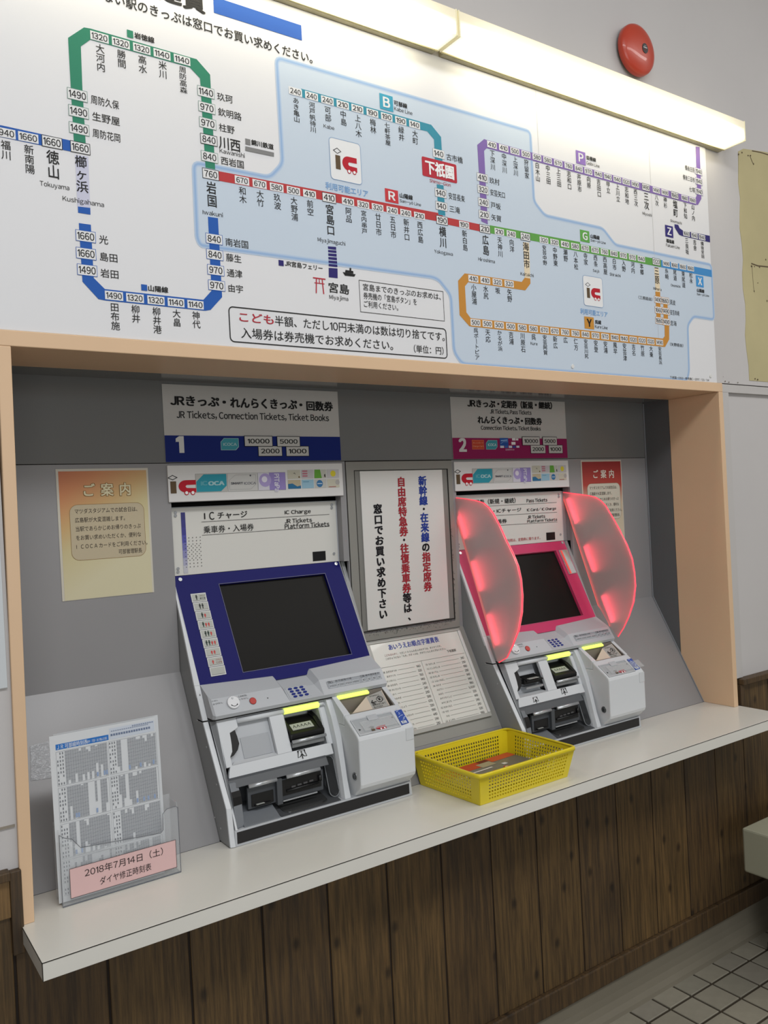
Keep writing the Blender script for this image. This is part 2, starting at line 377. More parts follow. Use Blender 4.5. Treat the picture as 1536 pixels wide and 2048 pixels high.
# rest of the waiting room, out of the picture
MB().box(-2.2, 4.2, -5.5, .1, 3.0, 3.05).build('ceiling', mat('ceiling_white', 'b9b8b2', .8), kind='structure')
MB().box(4.2, 4.3, -5.5, .1, TZ, 3.0).build('wall_right', white, kind='structure')

# peach casing of the ticket window (jambs lean by a few millimetres)
tr = MB(); f0 = -.004; f1 = .185
def jamb(x0b, x1b, x0t, x1t, m):
    m.add([(x0b, f0, 0), (x1b, f0, 0), (x1b, f1, 0), (x0b, f1, 0), (x0t, f0, 1.0), (x1t, f0, 1.0), (x1t, f1, 1.0), (x0t, f1, 1.0)],
          [(0, 1, 2, 3), (7, 6, 5, 4), (0, 4, 5, 1), (1, 5, 6, 2), (2, 6, 7, 3), (3, 7, 4, 0)])
jl = MB(); jamb(-.027, -.006, -.017, .005, jl)
jr = MB(); jamb(XW, 2.1035, XW, 2.1045, jr)
head = MB().box(-.02, 2.1045, f0, f1, 1.0, 1.028)
trim = head.build('trim_1', peach, bevel=.0015, kind='structure')
jl.build('jamb', peach, trim, bevel=.0015); jr.build('jamb', peach, trim, bevel=.0015)

# grey steel back of the recess, with openings for the two machines
BK = .288
back = MB()
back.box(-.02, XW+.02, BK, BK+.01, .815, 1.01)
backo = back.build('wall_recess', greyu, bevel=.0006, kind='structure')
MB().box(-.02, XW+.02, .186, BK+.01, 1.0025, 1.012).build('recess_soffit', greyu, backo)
SLB = (BK, .336); SLF = (.1075, .0)
for (a, b) in ((-.02, .3862), (.8562, 1.2312), (1.7012, XW+.02)):
    MB().box(a, b, BK, BK+.01, .335, .8138).build('back_panel', greym, backo, bevel=.001)
    MB().prof(a, b, [SLB, SLF, (SLF[0]+.01, 0), (SLB[0]+.01, SLB[1])]).build('sloping_panel', greym, backo)
for ox in (0, .845):
    MB().box(.3855+ox, .8565+ox, BK, BK+.01, .7235, .8138).build('back_panel', greym, backo)
    pass
MB().box(-.05, XW+.05, .50, .51, -.03, 1.06).build('inner_back', darkgap, backo); MB().box(-.05, XW+.05, .299, .50, 1.02, 1.03).build('inner_top', darkgap, backo)
MB().box(-.05, -.04, .11, .50, -.03, 1.02).build('inner_side', darkgap, backo); MB().box(XW+.04, XW+.05, .11, .50, -.03, 1.02).build('inner_side', darkgap, backo); MB().box(-.04, XW+.04, .108, .50, -.03, -.02).build('inner_floor', darkgap, backo)
for x in (-.004, XW+.0005):
    MB().box(x, x+.003, .186, BK, 0, 1.003).build('side_panel', mat('grey_side_paint', '5c5f60', .35), backo)
sf = MB(); sf.prof(XW-.003, XW+.0004, [(BK-.001, 1.0), (BK-.001, .336), (.108, .001), (.1045, .001), (BK-.0045, .337), (BK-.0045, 1.0)])
sf.build('angle_trim', mat('grey_angle', '83868a', .4), backo)
# shiny clear tape on the sloping panel, left
FS = fr(SLB, SLF)
tpz = [FS.px(60, 1493), FS.px(103, 1481), FS.px(103, 1556), FS.px(62, 1562)]
tape = MB().poly(FS, tpz[::-1], .0016, .0008).build('clear_tape', mat('clear_tape', 'c8ccd0', .12, alpha=.35, bump=.5, bscale=200))
tag(tape, 'shiny strip of clear tape stuck on the grey panel beside the timetable holder', 'tape')

# worktop
ct = MB().box(-.027, 2.112, -.1555, .1065, -.0302, 0)
cto = ct.build('counter_top', mat('cream_laminate', 'd6d4cd', .28, noise=.05, nscale=3, coat=.2), bevel=.0008)
tag(cto, 'long cream laminate counter top under the ticket window', 'counter')
em = mat('laminate_seam', '2b2620', .7)
MB().box(-.027, 2.112, -.1561, -.1550, -.0018, -.0004).build('edge_seam', em, cto)
MB().box(-.0276, -.0262, -.1561, -.0, -.0018, -.0004).build('edge_seam', em, cto)
MB().box(-.0276, -.0262, -.1561, -.1550, -.0302, -.0004).build('edge_seam', em, cto)

# ================================================================== ROUTE MAP BOARD
BT = 1.772
bm_ = MB().box(-2.0, 2.0815, -.0005, .0035, 1.0285, BT)
board = thing('fare_map', (.8, 0, 1.0285), 'large white railway fare map board with coloured lines above the window', 'board')
bm_.build('board', mat('board_white', 'd8d8da', .5), board, bevel=.0008)
FB = Frame((0, -.0006, 0)); P = Print(FB)
m1 = Z(0, 0, 560); m2 = Z(0, 330, 560); m3 = Z(400, 100, 500); m4 = Z(400, 330, 500); m5 = Z(820, 230, 380); m6 = Z(1130, 260, 330); m7 = Z(820, 420, 340); m8 = Z(1120, 420, 340)
BLUE, LB1, LB2 = 'bfcbd8', 'a0bcd8', '8fb0d3'
def q(z, a, b): return uv(FB, z, a, b)
def smooth(pts, r=.012, n=4):
    """round the corners of a closed outline"""
    out = []; N = len(pts)
    for i in range(N):
        p = Vector(pts[i]); a = Vector(pts[i-1])-p; b = Vector(pts[(i+1) % N])-p
        k = min(r, a.length*.45, b.length*.45); A = p+a.normalized()*k; B = p+b.normalized()*k
        for j in range(n+1):
            t = j/n; out.append(tuple(A*(1-t)**2+p*2*t*(1-t)+B*t*t))
    return out
area_pts = [q(m1, 1064, 893), q(m1, 1480, 975), q(m3, 508, 700), q(m3, 470, 48), q(m5, 970, 135), q(m5, 1000, 700), q(m5, 1090, 815), q(m8, 385, 168),
            q(m8, 500, 318), (2.0812, q(m8, 1365, 497)[1]), (2.0812, q(m8, 1388, 988)[1]), q(m8, 1205, 960), q(m8, 1152, 1040), q(m8, 1165, 1460), (q(m8, 1145, 1535)[0], 1.0292),
            (q(m7, 470, 1400)[0], 1.0292), q(m7, 398, 1280), q(m7, 370, 770), q(m7, 262, 632), q(m4, 1430, 688), q(m2, 1100, 440), q(m2, 1082, 400)]
sa = smooth(area_pts, .014)
P.poly(BLUE, sa, .0002)
cen = Vector((1.2, 1.35))
inner = sa
for k, (c, w) in enumerate((('b3c4d8', .0110), ('a6bbd6', .0070), ('93afd2', .0036))):
    P.line(c, [p for p in inner], w, .00028+k*.00006, True)
GRN, BLU, RED, TEA, PUR, LGR, SKY, ORG, NAV = '2f7f63', '2458a8', 'b23a3c', '35899f', '7b62a3', '5c9a47', '3f86c0', 'bf8538', '2c2668'
L = .00055
P.pxpoly(GRN, m1, [(373, 208), (460, 151), (495, 157), (1045, 316), (1078, 325), (1152, 410), (1180, 930), (1127, 920), (1097, 430), (1040, 369), (495, 218), (443, 255), (452, 490), (470, 790), (405, 780), (388, 480)], L)
P.pxpoly(BLU, m1, [(-20, 682), (390, 772), (390, 832), (-20, 747)], L)
P.pxpoly('c3c4d6', m1, [(412, 850), (484, 860), (495, 1150), (425, 1140)], .0004); P.pxpoly('c3c4d6', m2, [(426, 248), (495, 258), (493, 232), (426, 222)], .00045)
P.pxpoly(BLU, m2, [(427, 228), (495, 236), (496, 273), (428, 262)], L)
P.pxpoly(BLU, m2, [(432, 319), (452, 640), (540, 736), (575, 743), (1125, 800), (1155, 795), (1218, 725), (1195, 292), (1140, 284), (1160, 690), (1115, 740), (575, 681), (514, 620), (498, 328)], L)
P.pxpoly(RED, m4, [(112, 38), (1490, 300), (1490, 352), (112, 97)], L); P.pxpoly(RED, m7, [(240, 48), (640, 132), (640, 196), (240, 112)], L)
P.pxpoly(LGR, m7, [(720, 138), (1536, 290), (1536, 355), (720, 210)], L); P.pxpoly(LGR, m8, [(-5, 270), (912, 452), (912, 517), (-5, 340)], L)
P.poly(SKY, [q(m8, 912, 452), (2.0812, q(m8, 1366, 542)[1]), (2.0812, q(m8, 1366, 606)[1]), q(m8, 912, 517)], L)
P.pxpoly(TEA, m3, [(620, 238), (1350, 440), (1420, 460), (1480, 535), (1490, 700), (1443, 700), (1437, 550), (1395, 500), (1350, 490), (620, 290)], L)
P.pxpoly(TEA, m5, [(200, 290), (255, 290), (262, 400), (207, 400)], L); P.pxpoly(TEA, m5, [(215, 560), (270, 570), (285, 815), (228, 808)], L)
P.pxpoly(PUR, m5, [(620, 203), (598, 195), (543, 242), (557, 480), (575, 860), (628, 885), (598, 290), (620, 268)], L)
P.poly(PUR, [q(m5, 618, 202), q(m6, 1218, 636), q(m6, 1215, 700), q(m5, 618, 268)], L)
P.pxpoly(PUR, m6, [(1213, 690), (1213, 636), (1230, 600), (1215, 155), (1252, 160), (1268, 640), (1237, 697), (1215, 695)], L)
P.poly(NAV, [q(m6, 1018, 878), q(m6, 1052, 883), q(m6, 1066, 915), q(m6, 1095, 935), (2.0812, q(m6, 1345, 985)[1]), (2.0812, q(m6, 1345, 1045)[1]), q(m6, 1090, 987), q(m6, 1062, 975), q(m6, 1020, 908)], L)
P.pxpoly(ORG, m7, [(1035, 612), (1085, 620), (1087, 665), (1040, 727), (940, 712), (525, 652), (495, 690), (508, 925), (545, 975), (560, 978), (560, 1054), (535, 1050), (447, 950), (433, 640), (492, 573), (525, 577), (945, 640), (1008, 650)], L)
P.poly(ORG, [q(m7, 555, 978), q(m8, 930, 1162), q(m8, 930, 1236), q(m7, 555, 1054)], L)
P.pxpoly(ORG, m8, [(925, 1236), (925, 1165), (945, 1140), (943, 1040), (985, 1042), (985, 1170), (948, 1238)], L)
P.pxpoly(ORG, m8, [(860, 738), (903, 743), (908, 985), (870, 980)], L); P.pxpoly(ORG, m8, [(932, 850), (970, 853), (975, 985), (935, 985)], L)
P.pxpoly('ddcdb0', m8, [(850, 520), (890, 520), (905, 742), (862, 738)], .0004); P.pxpoly('ddcdb0', m7, [(1020, 290), (1075, 295), (1085, 620), (1035, 612)], .0004)
for (a, b) in ((500, 516), (522, 536), (543, 558), (565, 580), (587, 602), (608, 622), (632, 690)):
    P.pxpoly(NAV, m4, [(785+(a-500)*.04, a), (835+(a-500)*.07, a+4), (836+(a-500)*.07, b+6), (786+(a-500)*.04, b)], L)
# fare boxes and station names
K = '242424'
def fare(u, v, t, big=0, wide=0, col=K, oc='8d8d8d'):
    w = .0336 if len(t) == 4 else .032; h = .0162
    if wide: w, h = .0352, .0198
    if big: w, h = .0345, .0198
    P.rect('dcdcdc', u-w/2, v-h/2, u+w/2, v+h/2, .0009)
    if wide or big: P.frame(K if big else oc, u-w/2, v-h/2, u+w/2, v+h/2, .0011 if big else .0009, .001)
    n = len(t); ww = w*.86 if n == 4 else w*.80
    P.fit(t, col, u-ww/2, v-.0057-(.0010 if big or wide else 0), u+ww/2, v+.0057+(.0010 if big or wide else 0), .012, .0012)
def vname(t, u, v, big=0):
    n = len(t)
    if big: P.vert(t, K, u, v, .0262 if n < 3 else .0228, .0222, .012)
    else: P.vert(t, K, u, v, .0173 if n <= 3 else .0134, .0170 if n <= 3 else .0158, .009)
def row(z0, p0, z1, p1, items):
    """stations along one straight line of the map; x from the read-off positions, height from the line itself"""
    a = q(z0, *p0); b = q(z1, *p1); out = {}
    for it in items:
        z, x, f, nm = it[:4]; big = len(it) > 4 and it[4]
        k0 = z0(*p0); k1 = z1(*p1); X = z(x, 0)[0]; Y = k0[1]+(k1[1]-k0[1])*(X-k0[0])/(k1[0]-k0[0])
        u = FB.px(X, Y)[0]; v = a[1]+(b[1]-a[1])*(u-a[0])/(b[0]-a[0])
        fare(u, v, f, big); vname(nm, u, v-(.0125 if not big else .014), big); out[nm] = (u, v)
    return out
r1 = row(m4, (65, 58), m7, (675, 173), [(m4, 65, '760', '岩国', 1), (m4, 257, '670', '和木'), (m4, 365, '670', '大竹'), (m4, 470, '580', '玖波'), (m4, 573, '500', '大野浦'), (m4, 672, '410', '前空'), (m4, 792, '410', '宮島口', 1),
    (m4, 908, '410', '阿品'), (m4, 1002, '320', '宮内串戸'), (m4, 1090, '320', '廿日市'), (m4, 1180, '240', '五日市'), (m4, 1263, '240', '新井口'), (m4, 1347, '210', '西広島'), (m7, 288, '190', '横川', 1), (m7, 487, '190', '新白島'), (m7, 675, '210', '広島', 1)])
r2 = row(m7, (675, 173), m8, (1178, 528), [(m7, 805, '210', '天神川'), (m7, 913, '240', '向洋'), (m7, 1040, '240', '海田市', 1), (m7, 1208, '320', '安芸中野'), (m7, 1304, '320', '中野東'), (m7, 1399, '410', '瀬野'), (m8, 135, '580', '八本松'),
    (m8, 225, '670', '寺家'), (m8, 315, '670', '西条'), (m8, 400, '760', '西高屋'), (m8, 485, '840', '白市'), (m8, 570, '970', '入野'), (m8, 652, '970', '河内'), (m8, 732, '1140', '本郷'), (m8, 867, '1320', '三原', 1), (m8, 958, '1490', '糸崎'), (m8, 1033, '1660', '尾道'), (m8, 1108, '1660', '東尾道'), (m8, 1178, '1660', '松永')])
row(m3, (585, 257), m3, (1317, 460), [(m3, 585, '240', 'あき亀山'), (m3, 684, '240', '河戸帆待川'), (m3, 781, '240', '可部'), (m3, 876, '210', '中島'), (m3, 966, '210', '上八木'), (m3, 1058, '190', '梅林'), (m3, 1146, '190', '七軒茶屋'), (m3, 1232, '190', '緑井'), (m3, 1317, '140', '大町')])
row(m5, (660, 243), m6, (1186, 655), [(m5, 660, '410', '下深川'), (m5, 755, '410', '中深川'), (m5, 846, '500', '上深川'), (m5, 935, '500', '狩留家'), (m5, 1024, '580', '白木山'), (m5, 1110, '580', '中三田'), (m5, 1196, '670', '上三田'), (m5, 1280, '760', '志和口'), (m6, 125, '840', '井原市'), (m6, 215, '970', '向原'),
    (m6, 308, '1140', '吉田口'), (m6, 396, '1140', '甲立'), (m6, 484, '1140', '上川立'), (m6, 568, '1320', '志和地'), (m6, 651, '1490', '西三次'), (m6, 750, '1490', '三次', 1), (m6, 848, '1490', '八次'), (m6, 928, '1490', '神杉'), (m6, 1020, '1660', '塩町', 1), (m6, 1113, '1660', '下和知'), (m6, 1186, '1660', '山ノ内')])
row(m7, (570, 622), m7, (893, 668), [(m7, 570, '410', '小屋浦'), (m7, 678, '410', '水尻'), (m7, 787, '320', '坂'), (m7, 893, '320', '矢野')])
row(m7, (590, 1018), m8, (897, 1197), [(m7, 590, '500', '呉ポートピア'), (m7, 697, '500', '天応'), (m7, 803, '500', 'かるが浜'), (m7, 908, '500', '吉浦'), (m7, 1012, '580', '川原石'), (m7, 1112, '580', '呉'), (m7, 1212, '670', '安芸阿賀'), (m7, 1306, '670', '新広'), (m7, 1400, '760', '広'), (m7, 1493, '760', '仁方'),
    (m8, 228, '840', '安芸川尻'), (m8, 318, '970', '安登'), (m8, 405, '970', '安浦'), (m8, 492, '1140', '風早'), (m8, 577, '1140', '安芸津'), (m8, 660, '1320', '吉名'), (m8, 740, '1320', '竹原'), (m8, 818, '1320', '大乗'), (m8, 897, '1490', '安芸長浜')])
row(m1, (545, 205), m1, (998, 330), [(m1, 545, '1320', '大河内'), (m1, 662, '1320', '勝間'), (m1, 777, '1320', '高水'), (m1, 888, '1140', '米川'), (m1, 998, '1140', '周防高森')])
row(m1, (28, 730), m1, (440, 812), [(m1, 28, '1940', '福川'), (m1, 155, '1660', '新南陽'), (m1, 285, '1660', '徳山', 1), (m1, 440, '1660', '櫛ヶ浜', 1)])
row(m2, (625, 718), m2, (1072, 767), [(m2, 625, '1490', '田布施'), (m2, 740, '1320', '柳井'), (m2, 855, '1320', '柳井港'), (m2, 965, '1140', '大畠'), (m2, 1072, '1140', '神代')])
row(m6, (1128, 965), m6, (1273, 1000), [(m6, 1128, '1660', '三良坂'), (m6, 1203, '1940', '吉舎'), (m6, 1273, '1940', '備後安田')])
def side(z, items, oc, left=0):
    for (x, y, f, nm) in items:
        u, v = q(z, x, y); fare(u, v, f, 0, 1, oc=oc); n = len(nm); ww = .0525 if n >= 3 else .0175*n; big = nm == '川西'
        if big: P.frame(K, u-.0176, v-.0099, u+.0176, v+.0099, .0011, .0011)
        if left: P.horz(nm, K, u-.0205-.0128*n*.9, v, .0128*.9 if n > 2 else .0155, .016, .004)
        elif big: P.horz(nm, K, u+.021, v+.001, .0245, .0275, .012)
        else: P.horz(nm, K, u+.0235, v-.0015, ww/n, .0175, .009)
side(m1, [(424, 522, '1490', '周防久保'), (431, 615, '1490', '生野屋'), (434, 708, '1490', '周防花岡'), (1129, 507, '1140', '玖珂'), (1134, 592, '970', '欽明路'), (1139, 678, '970', '柱野'), (1145, 768, '840', '川西'), (1149, 862, '840', '西岩国')], '6f8f84')
side(m2, [(470, 392, '1660', '光'), (472, 487, '1660', '島田'), (478, 578, '1490', '岩田'), (1174, 407, '840', '南岩国'), (1178, 493, '840', '藤生'), (1183, 578, '970', '通津'), (1188, 662, '970', '由宇')], '2458a8')
side(m5, [(230, 315, '140', '古市橋'), (247, 633, '140', '安芸長束'), (253, 738, '140', '三滝'), (583, 508, '410', '玖村'), (588, 605, '320', '安芸矢口'), (593, 708, '240', '戸坂'), (598, 808, '210', '矢賀')], '8d8d8d')
side(m8, [(885, 812, '1490', ''), (948, 822, '1660', '須波'), (890, 905, '1660', ''), (955, 915, '1490', '安芸幸崎'), (895, 1000, '1660', ''), (958, 1012, '1490', '忠海')] if 0 else [], ORG)
for (x, y, f, nm) in ((885, 812, '1490', ''), (948, 822, '1660', '須波'), (890, 905, '1660', ''), (955, 915, '1490', '安芸幸崎'), (895, 1000, '1660', ''), (958, 1012, '1490', '忠海')):
    u, v = q(m8, x, y); fare(u, v, f, 0, 1, oc=ORG)
    if nm: P.horz(nm, K, u+.02, v-.001, .045/max(len(nm), 3), .017, .004)
for (x, y, nm) in ((1242, 388, '備後庄原'), (1245, 480, '備後三日市'), (1248, 575, '七塚')):
    u, v = q(m6, x, y); fare(u, v, '1940', 0, 1, oc=PUR); n = len(nm); ad = .0122 if n > 2 else .0155
    P.horz(nm, K, u-.021-ad*n, v, ad, .017, .004)
P.fitc('（三原経由）', K, m8, 708, 828, 832, 768, .0105, .006); P.fitc('（矢野経由）', K, m8, 992, 1242, 1112, 1196, .0105, .006)
# romanised names
for z, t, x0, y1, x1, y0 in ((m1, 'Tokuyama', 218, 1042, 380, 1000), (m2, 'Kushigahama', 343, 232, 570, 176), (m2, 'Iwakuni', 1111, 284, 1222, 248), (m1, 'Kawanishi', 1204, 862, 1342, 818), (m4, 'Miyajimaguchi', 722, 498, 892, 450),
                             (m7, 'Yokogawa', 218, 415, 385, 365), (m7, 'Hiroshima', 615, 478, 765, 430), (m7, 'Kaitaichi', 997, 605, 1115, 562), (m3, 'Kabe', 758, 490, 824, 457), (m6, 'Miyoshi', 720, 808, 806, 768), (m6, 'Shiomachi', 978, 878, 1085, 832),
                             (m8, 'Saijō', 295, 572, 353, 535), (m8, 'Shiraichi', 447, 605, 545, 568), (m8, 'Onomichi', 1000, 702, 1085, 668), (m8, 'Mihara', 842, 732, 915, 695), (m7, 'Kure', 1088, 1225, 1150, 1190), (m4, 'Miyajima', 794, 840, 910, 800)):
    P.fitc(t, '333333', z, x0, y1, x1, y0, {'Saijō': .0100, 'Kure': .0080, 'Kabe': .0086, 'Onomichi': .0082, 'Shiraichi': .0088, 'Hiroshima': .0090, 'Kaitaichi': .0090, 'Iwakuni': .0092, 'Mihara': .0084, 'Shiomachi': .0084, 'Kawanishi': .0092}.get(t, .0118), .006)
P.fitc('Shimo-Gion', 'a8323c', m5, 157, 578, 327, 518, .0085, .008)
# the station you are at
u0, v0 = q(m5, 100, 490); u1, v1 = q(m5, 372, 405)
P.poly('b02c3a', rrect(u0, v0, u1, v1+.0005, .004), .0008)
P.fit('下祇園', 'ededed', u0+.009, v0+.006, u1-.009, v1-.0055, .035, .0012)
# line symbols
def sym(z, x0, y0, x1, y1, ch, col, jp, en, jb, eb, tc='e4e4e4'):
    a = q(z, x0, y1); b = q(z, x1, y0); P.rect(col, a[0], a[1], b[0], b[1], .0008)
    h = b[1]-a[1]; w = b[0]-a[0]; P.fit(ch, tc, a[0]+w*.24, a[1]+h*.17, b[0]-w*.24, b[1]-h*.17, .03, .0012)
    P.fitc(jp, K, z, *jb, .0118, .025); P.fitc(en, K, z, *eb, .0095, .006)
sym(m3, 1105, 288, 1182, 360, 'B', '3f9ab5', '可部線', 'Kabe Line', (1190, 352, 1272, 318), (1192, 392, 1304, 356))
sym(m3, 1138, 866, 1215, 930, 'R', 'c0383e', '山陽線', 'San-yō Line', (1226, 918, 1306, 884), (1226, 960, 1357, 922))
sym(m6, 104, 212, 186, 308, 'P', '8a6db3', '芸備線', 'Geibi Line', (196, 292, 286, 246), (197, 342, 320, 300))
sym(m6, 142, 945, 223, 1035, 'G', '5ca048', '山陽線', 'San-yō Line', (235, 1018, 320, 975), (236, 1062, 378, 1022))
sym(m6, 934, 900, 1002, 990, 'Z', '322a72', '福塩線', 'Fukuen Line', (940, 1055, 1015, 1018), (940, 1100, 1067, 1066))
sym(m8, 1230, 602, 1292, 690, 'X', '3f8fcc', '山陽線', 'San-yō Line', (1235, 748, 1302, 712), (1235, 785, 1345, 755))
sym(m8, 222, 972, 302, 1070, 'Y', 'c08838', '呉線', 'Kure Line', (314, 1036, 370, 992), (314, 1076, 428, 1040), '241f1a')
for z, x0, y0, x1, y1, c in ((m1, 697, 172, 729, 203, GRN), (m1, 1346, 766, 1372, 792, '7d7d7d'), (m2, 775, 658, 806, 688, BLU), (m4, 483, 588, 512, 618, NAV)):
    a = q(z, x0, y1); b = q(z, x1, y0); P.rect(c, a[0], a[1], b[0], b[1], .0008)
P.pxpoly('7d7d7d', m1, [(1345, 803), (1502, 838), (1502, 860), (1345, 827)], .0008)
P.fitc('岩徳線', K, m1, 736, 240, 846, 176, .0118, .025); P.fitc('錦川鉄道', K, m1, 1377, 826, 1500, 762, .0118, .025)
P.fitc('山陽線', K, m2, 812, 700, 922, 662, .0118, .025); P.fitc('JR宮島フェリー', K, m4, 520, 648, 752, 592, .0118, .016)
# title
ta = q(m1, 862, 0)[0]; tb_ = q(m1, 1130, 60)[0]; P.horz('運賃', K, ta, 1.7195, (tb_-ta)/2, .052, .03)
b = (q(m3, 712, 90)[0], 1.682)
txt = 'ない駅のきっぷは窓口でお買い求めください。'; adv = (b[0]-.196)/len(txt)
P.horz(txt, K, .196, 1.671, adv*1.012, .0235, .012)
u1b = q(Z(0, 0, 1536), 603, 65)[0]
P.rect('1d4f9e', .4215, 1.7045, u1b, 1.7375, .0005)
# IC area marks
for z, x0, y0, x1, y1, tx in ((m3, 800, 575, 982, 790, (770, 838, 1030, 800)), (m8, 212, 612, 378, 860, (182, 922, 428, 882))):
    a = q(z, x0+4, y1); b = q(z, x1, y0+6); o = rrect(a[0], a[1], b[0], b[1], .008)
    P.poly('dedfe0', o, .0006); P.line('7d9cc0', o, .0012, .0008, True)
    w = b[0]-a[0]; h = b[1]-a[1]; ic_logo(P, a[0]+w*.12, a[1]+h*.24, b[0]-w*.14, b[1]-h*.23, .0003)
    tx0 = q(z, tx[0], tx[1]); tx1 = q(z, tx[2], tx[1]+10)
    P.fit('利用可能エリア', '7ba3cf', tx0[0], a[1]-.0255, tx1[0], a[1]-.0095, .02, .0008)
# ferry, torii and the note beside it
P.fitc('宮島', K, m4, 790, 800, 915, 718, .0225, .014)
g = q(m4, 698, 786); hh = q(m4, 770, 700); w = hh[0]-g[0]; h = hh[1]-g[1]; X = lambda t: g[0]+w*t; Y = lambda t: g[1]+h*t
for pts, ww in (([(X(0), Y(.97)), (X(1), Y(.97))], .0026), ([(X(.1), Y(.66)), (X(.9), Y(.66))], .0018), ([(X(.27), Y(.93)), (X(.2), Y(0))], .0026), ([(X(.73), Y(.93)), (X(.8), Y(0))], .0026), ([(X(.5), Y(.93)), (X(.5), Y(.66))], .0018)):
    P.line('b02c3a', pts, ww, .0008)
P.pxpoly('1c1c1c', m4, [(876, 658), (955, 672), (948, 686), (890, 680)], .0008); P.pxpoly('1c1c1c', m4, [(893, 645), (940, 652), (942, 668), (890, 660)], .0008); P.pxpoly('1c1c1c', m4, [(918, 632), (928, 634), (928, 652), (918, 650)], .0009)
a = q(m4, 986, 902); b = q(m4, 1492, 778); P.frame(K, a[0], a[1], b[0], b[1], .0011, .0008)
P.fit('宮島までのきっぷのお求めは、', K, a[0]+.010, b[1]-.0215, b[0]-.008, b[1]-.006, .006); P.fit('券売機の「宮島ボタン」を', K, a[0]+.010, b[1]-.041, a[0]+.160, b[1]-.0255, .006); P.fit('ご利用ください。', K, a[0]+.010, b[1]-.0595, a[0]+.105, b[1]-.0445, .006)
o = rrect(.4202, 1.0388, .9845, 1.1095, .009); P.line('1c1c1c', o, .0022, .0008, True)
P.fit('こども', 'b02c3a', .4425, 1.0815, .5205, 1.1005, .012); P.fit('半額、ただし10円未満のは数は切り捨てです。', K, .5235, 1.0795, .9795, 1.1010, .010)
P.fit('入場券は券売機でお求めください。', K, .4445, 1.0475, .8250, 1.0695, .010); P.fit('（単位：円）', K, .8850, 1.0465, .9740, 1.0655, .008)
P.disk('1c1c1c', .8185, 1.1035, .0012, .0008)
P.fitc('下祇園-0100-券売機C-2017/03/04', '3c3c3c', m8, 992, 1550, 1345, 1500, .0085, .004)
for (x, y) in ((1145, 733), (1143, 733)): pass
for u in (1.3335, 1.7985): P.line('b9b9b6', [(u, 1.1 if u > 1.7 else 1.60), (u, BT-.002)], .0010, .0003)
P.build(board)
mb = MB()
for (x, y) in ((1145, 733), (1421, 752)):
    u, v = FB.px(x, y); MB().disk(FB, u, v, .006, .002, .002, 16).build('fixing_cap', mat('white_plastic', 'd5d5d3', .35), board, bevel=.0008)
pass

# ================================================================== WALL LAMPS, BELL, BENCH
lampm = mat('lamp_diffuser', 'fff5d6', .4, emit=1); 
_b = lampm.node_tree.nodes['Principled BSDF']; _nt = lampm.node_tree
# the tubes stand behind the middle of the diffuser: it glows less towards its ends and its upper edge
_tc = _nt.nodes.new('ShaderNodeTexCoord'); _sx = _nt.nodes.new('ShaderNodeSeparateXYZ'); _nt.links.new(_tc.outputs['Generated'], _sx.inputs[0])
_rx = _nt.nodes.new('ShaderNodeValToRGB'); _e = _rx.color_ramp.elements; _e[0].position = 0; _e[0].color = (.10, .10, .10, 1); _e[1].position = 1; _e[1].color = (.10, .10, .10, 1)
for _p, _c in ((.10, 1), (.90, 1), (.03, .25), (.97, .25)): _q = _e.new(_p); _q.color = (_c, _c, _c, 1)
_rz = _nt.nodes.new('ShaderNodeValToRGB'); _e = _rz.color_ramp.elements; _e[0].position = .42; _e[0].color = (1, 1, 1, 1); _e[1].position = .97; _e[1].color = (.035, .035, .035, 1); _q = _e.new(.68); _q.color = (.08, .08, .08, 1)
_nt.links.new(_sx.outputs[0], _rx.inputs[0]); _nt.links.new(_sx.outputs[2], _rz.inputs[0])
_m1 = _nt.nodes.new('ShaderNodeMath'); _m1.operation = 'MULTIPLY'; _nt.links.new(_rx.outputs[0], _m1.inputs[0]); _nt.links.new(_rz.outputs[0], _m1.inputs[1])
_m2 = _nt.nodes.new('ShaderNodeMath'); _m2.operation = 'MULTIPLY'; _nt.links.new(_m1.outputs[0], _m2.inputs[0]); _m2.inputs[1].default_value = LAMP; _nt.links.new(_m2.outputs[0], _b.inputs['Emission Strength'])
cap_m = mat('lamp_cap', 'e0d8b4', .5, emit=.35)
def wall_lamp(x0, x1, label):
    t = thing('wall_lamp', ((x0+x1)/2, -.01, 1.777), label, 'lamp', 'fluorescent lamps over the fare map')
    y0, y1, z0, z1 = -.0865, -.012, 1.777, 1.838
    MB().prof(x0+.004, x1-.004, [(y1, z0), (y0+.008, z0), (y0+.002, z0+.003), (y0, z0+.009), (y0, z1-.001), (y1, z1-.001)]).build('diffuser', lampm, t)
    for a, b in ((x0, x0+.004), (x1-.004, x1)):
        MB().prof(a, b, [(y1, z0-.001), (y0-.001, z0-.001), (y0-.001, z1+.001), (y1, z1+.001)]).build('end_cap', cap_m, t, bevel=.0008)
    MB().box(x0+.01, x1-.01, -.012, .0035, z0-.0045, z1-.004).build('mounting_plate', mat('lamp_metal', 'b5ad90', .5, noise=.25, nscale=25), t, bevel=.001)
    MB().box(x0+.004, x1-.004, -.016, -.0125, z0-.003, z0-.0003).build('lower_lip', mat('lamp_lip', 'cfc79a', .5), t)
    return t
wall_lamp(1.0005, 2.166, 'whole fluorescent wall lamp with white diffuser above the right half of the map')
wall_lamp(-.170, .9965, 'fluorescent wall lamp cut off by the upper edge of the photo, above the map title')

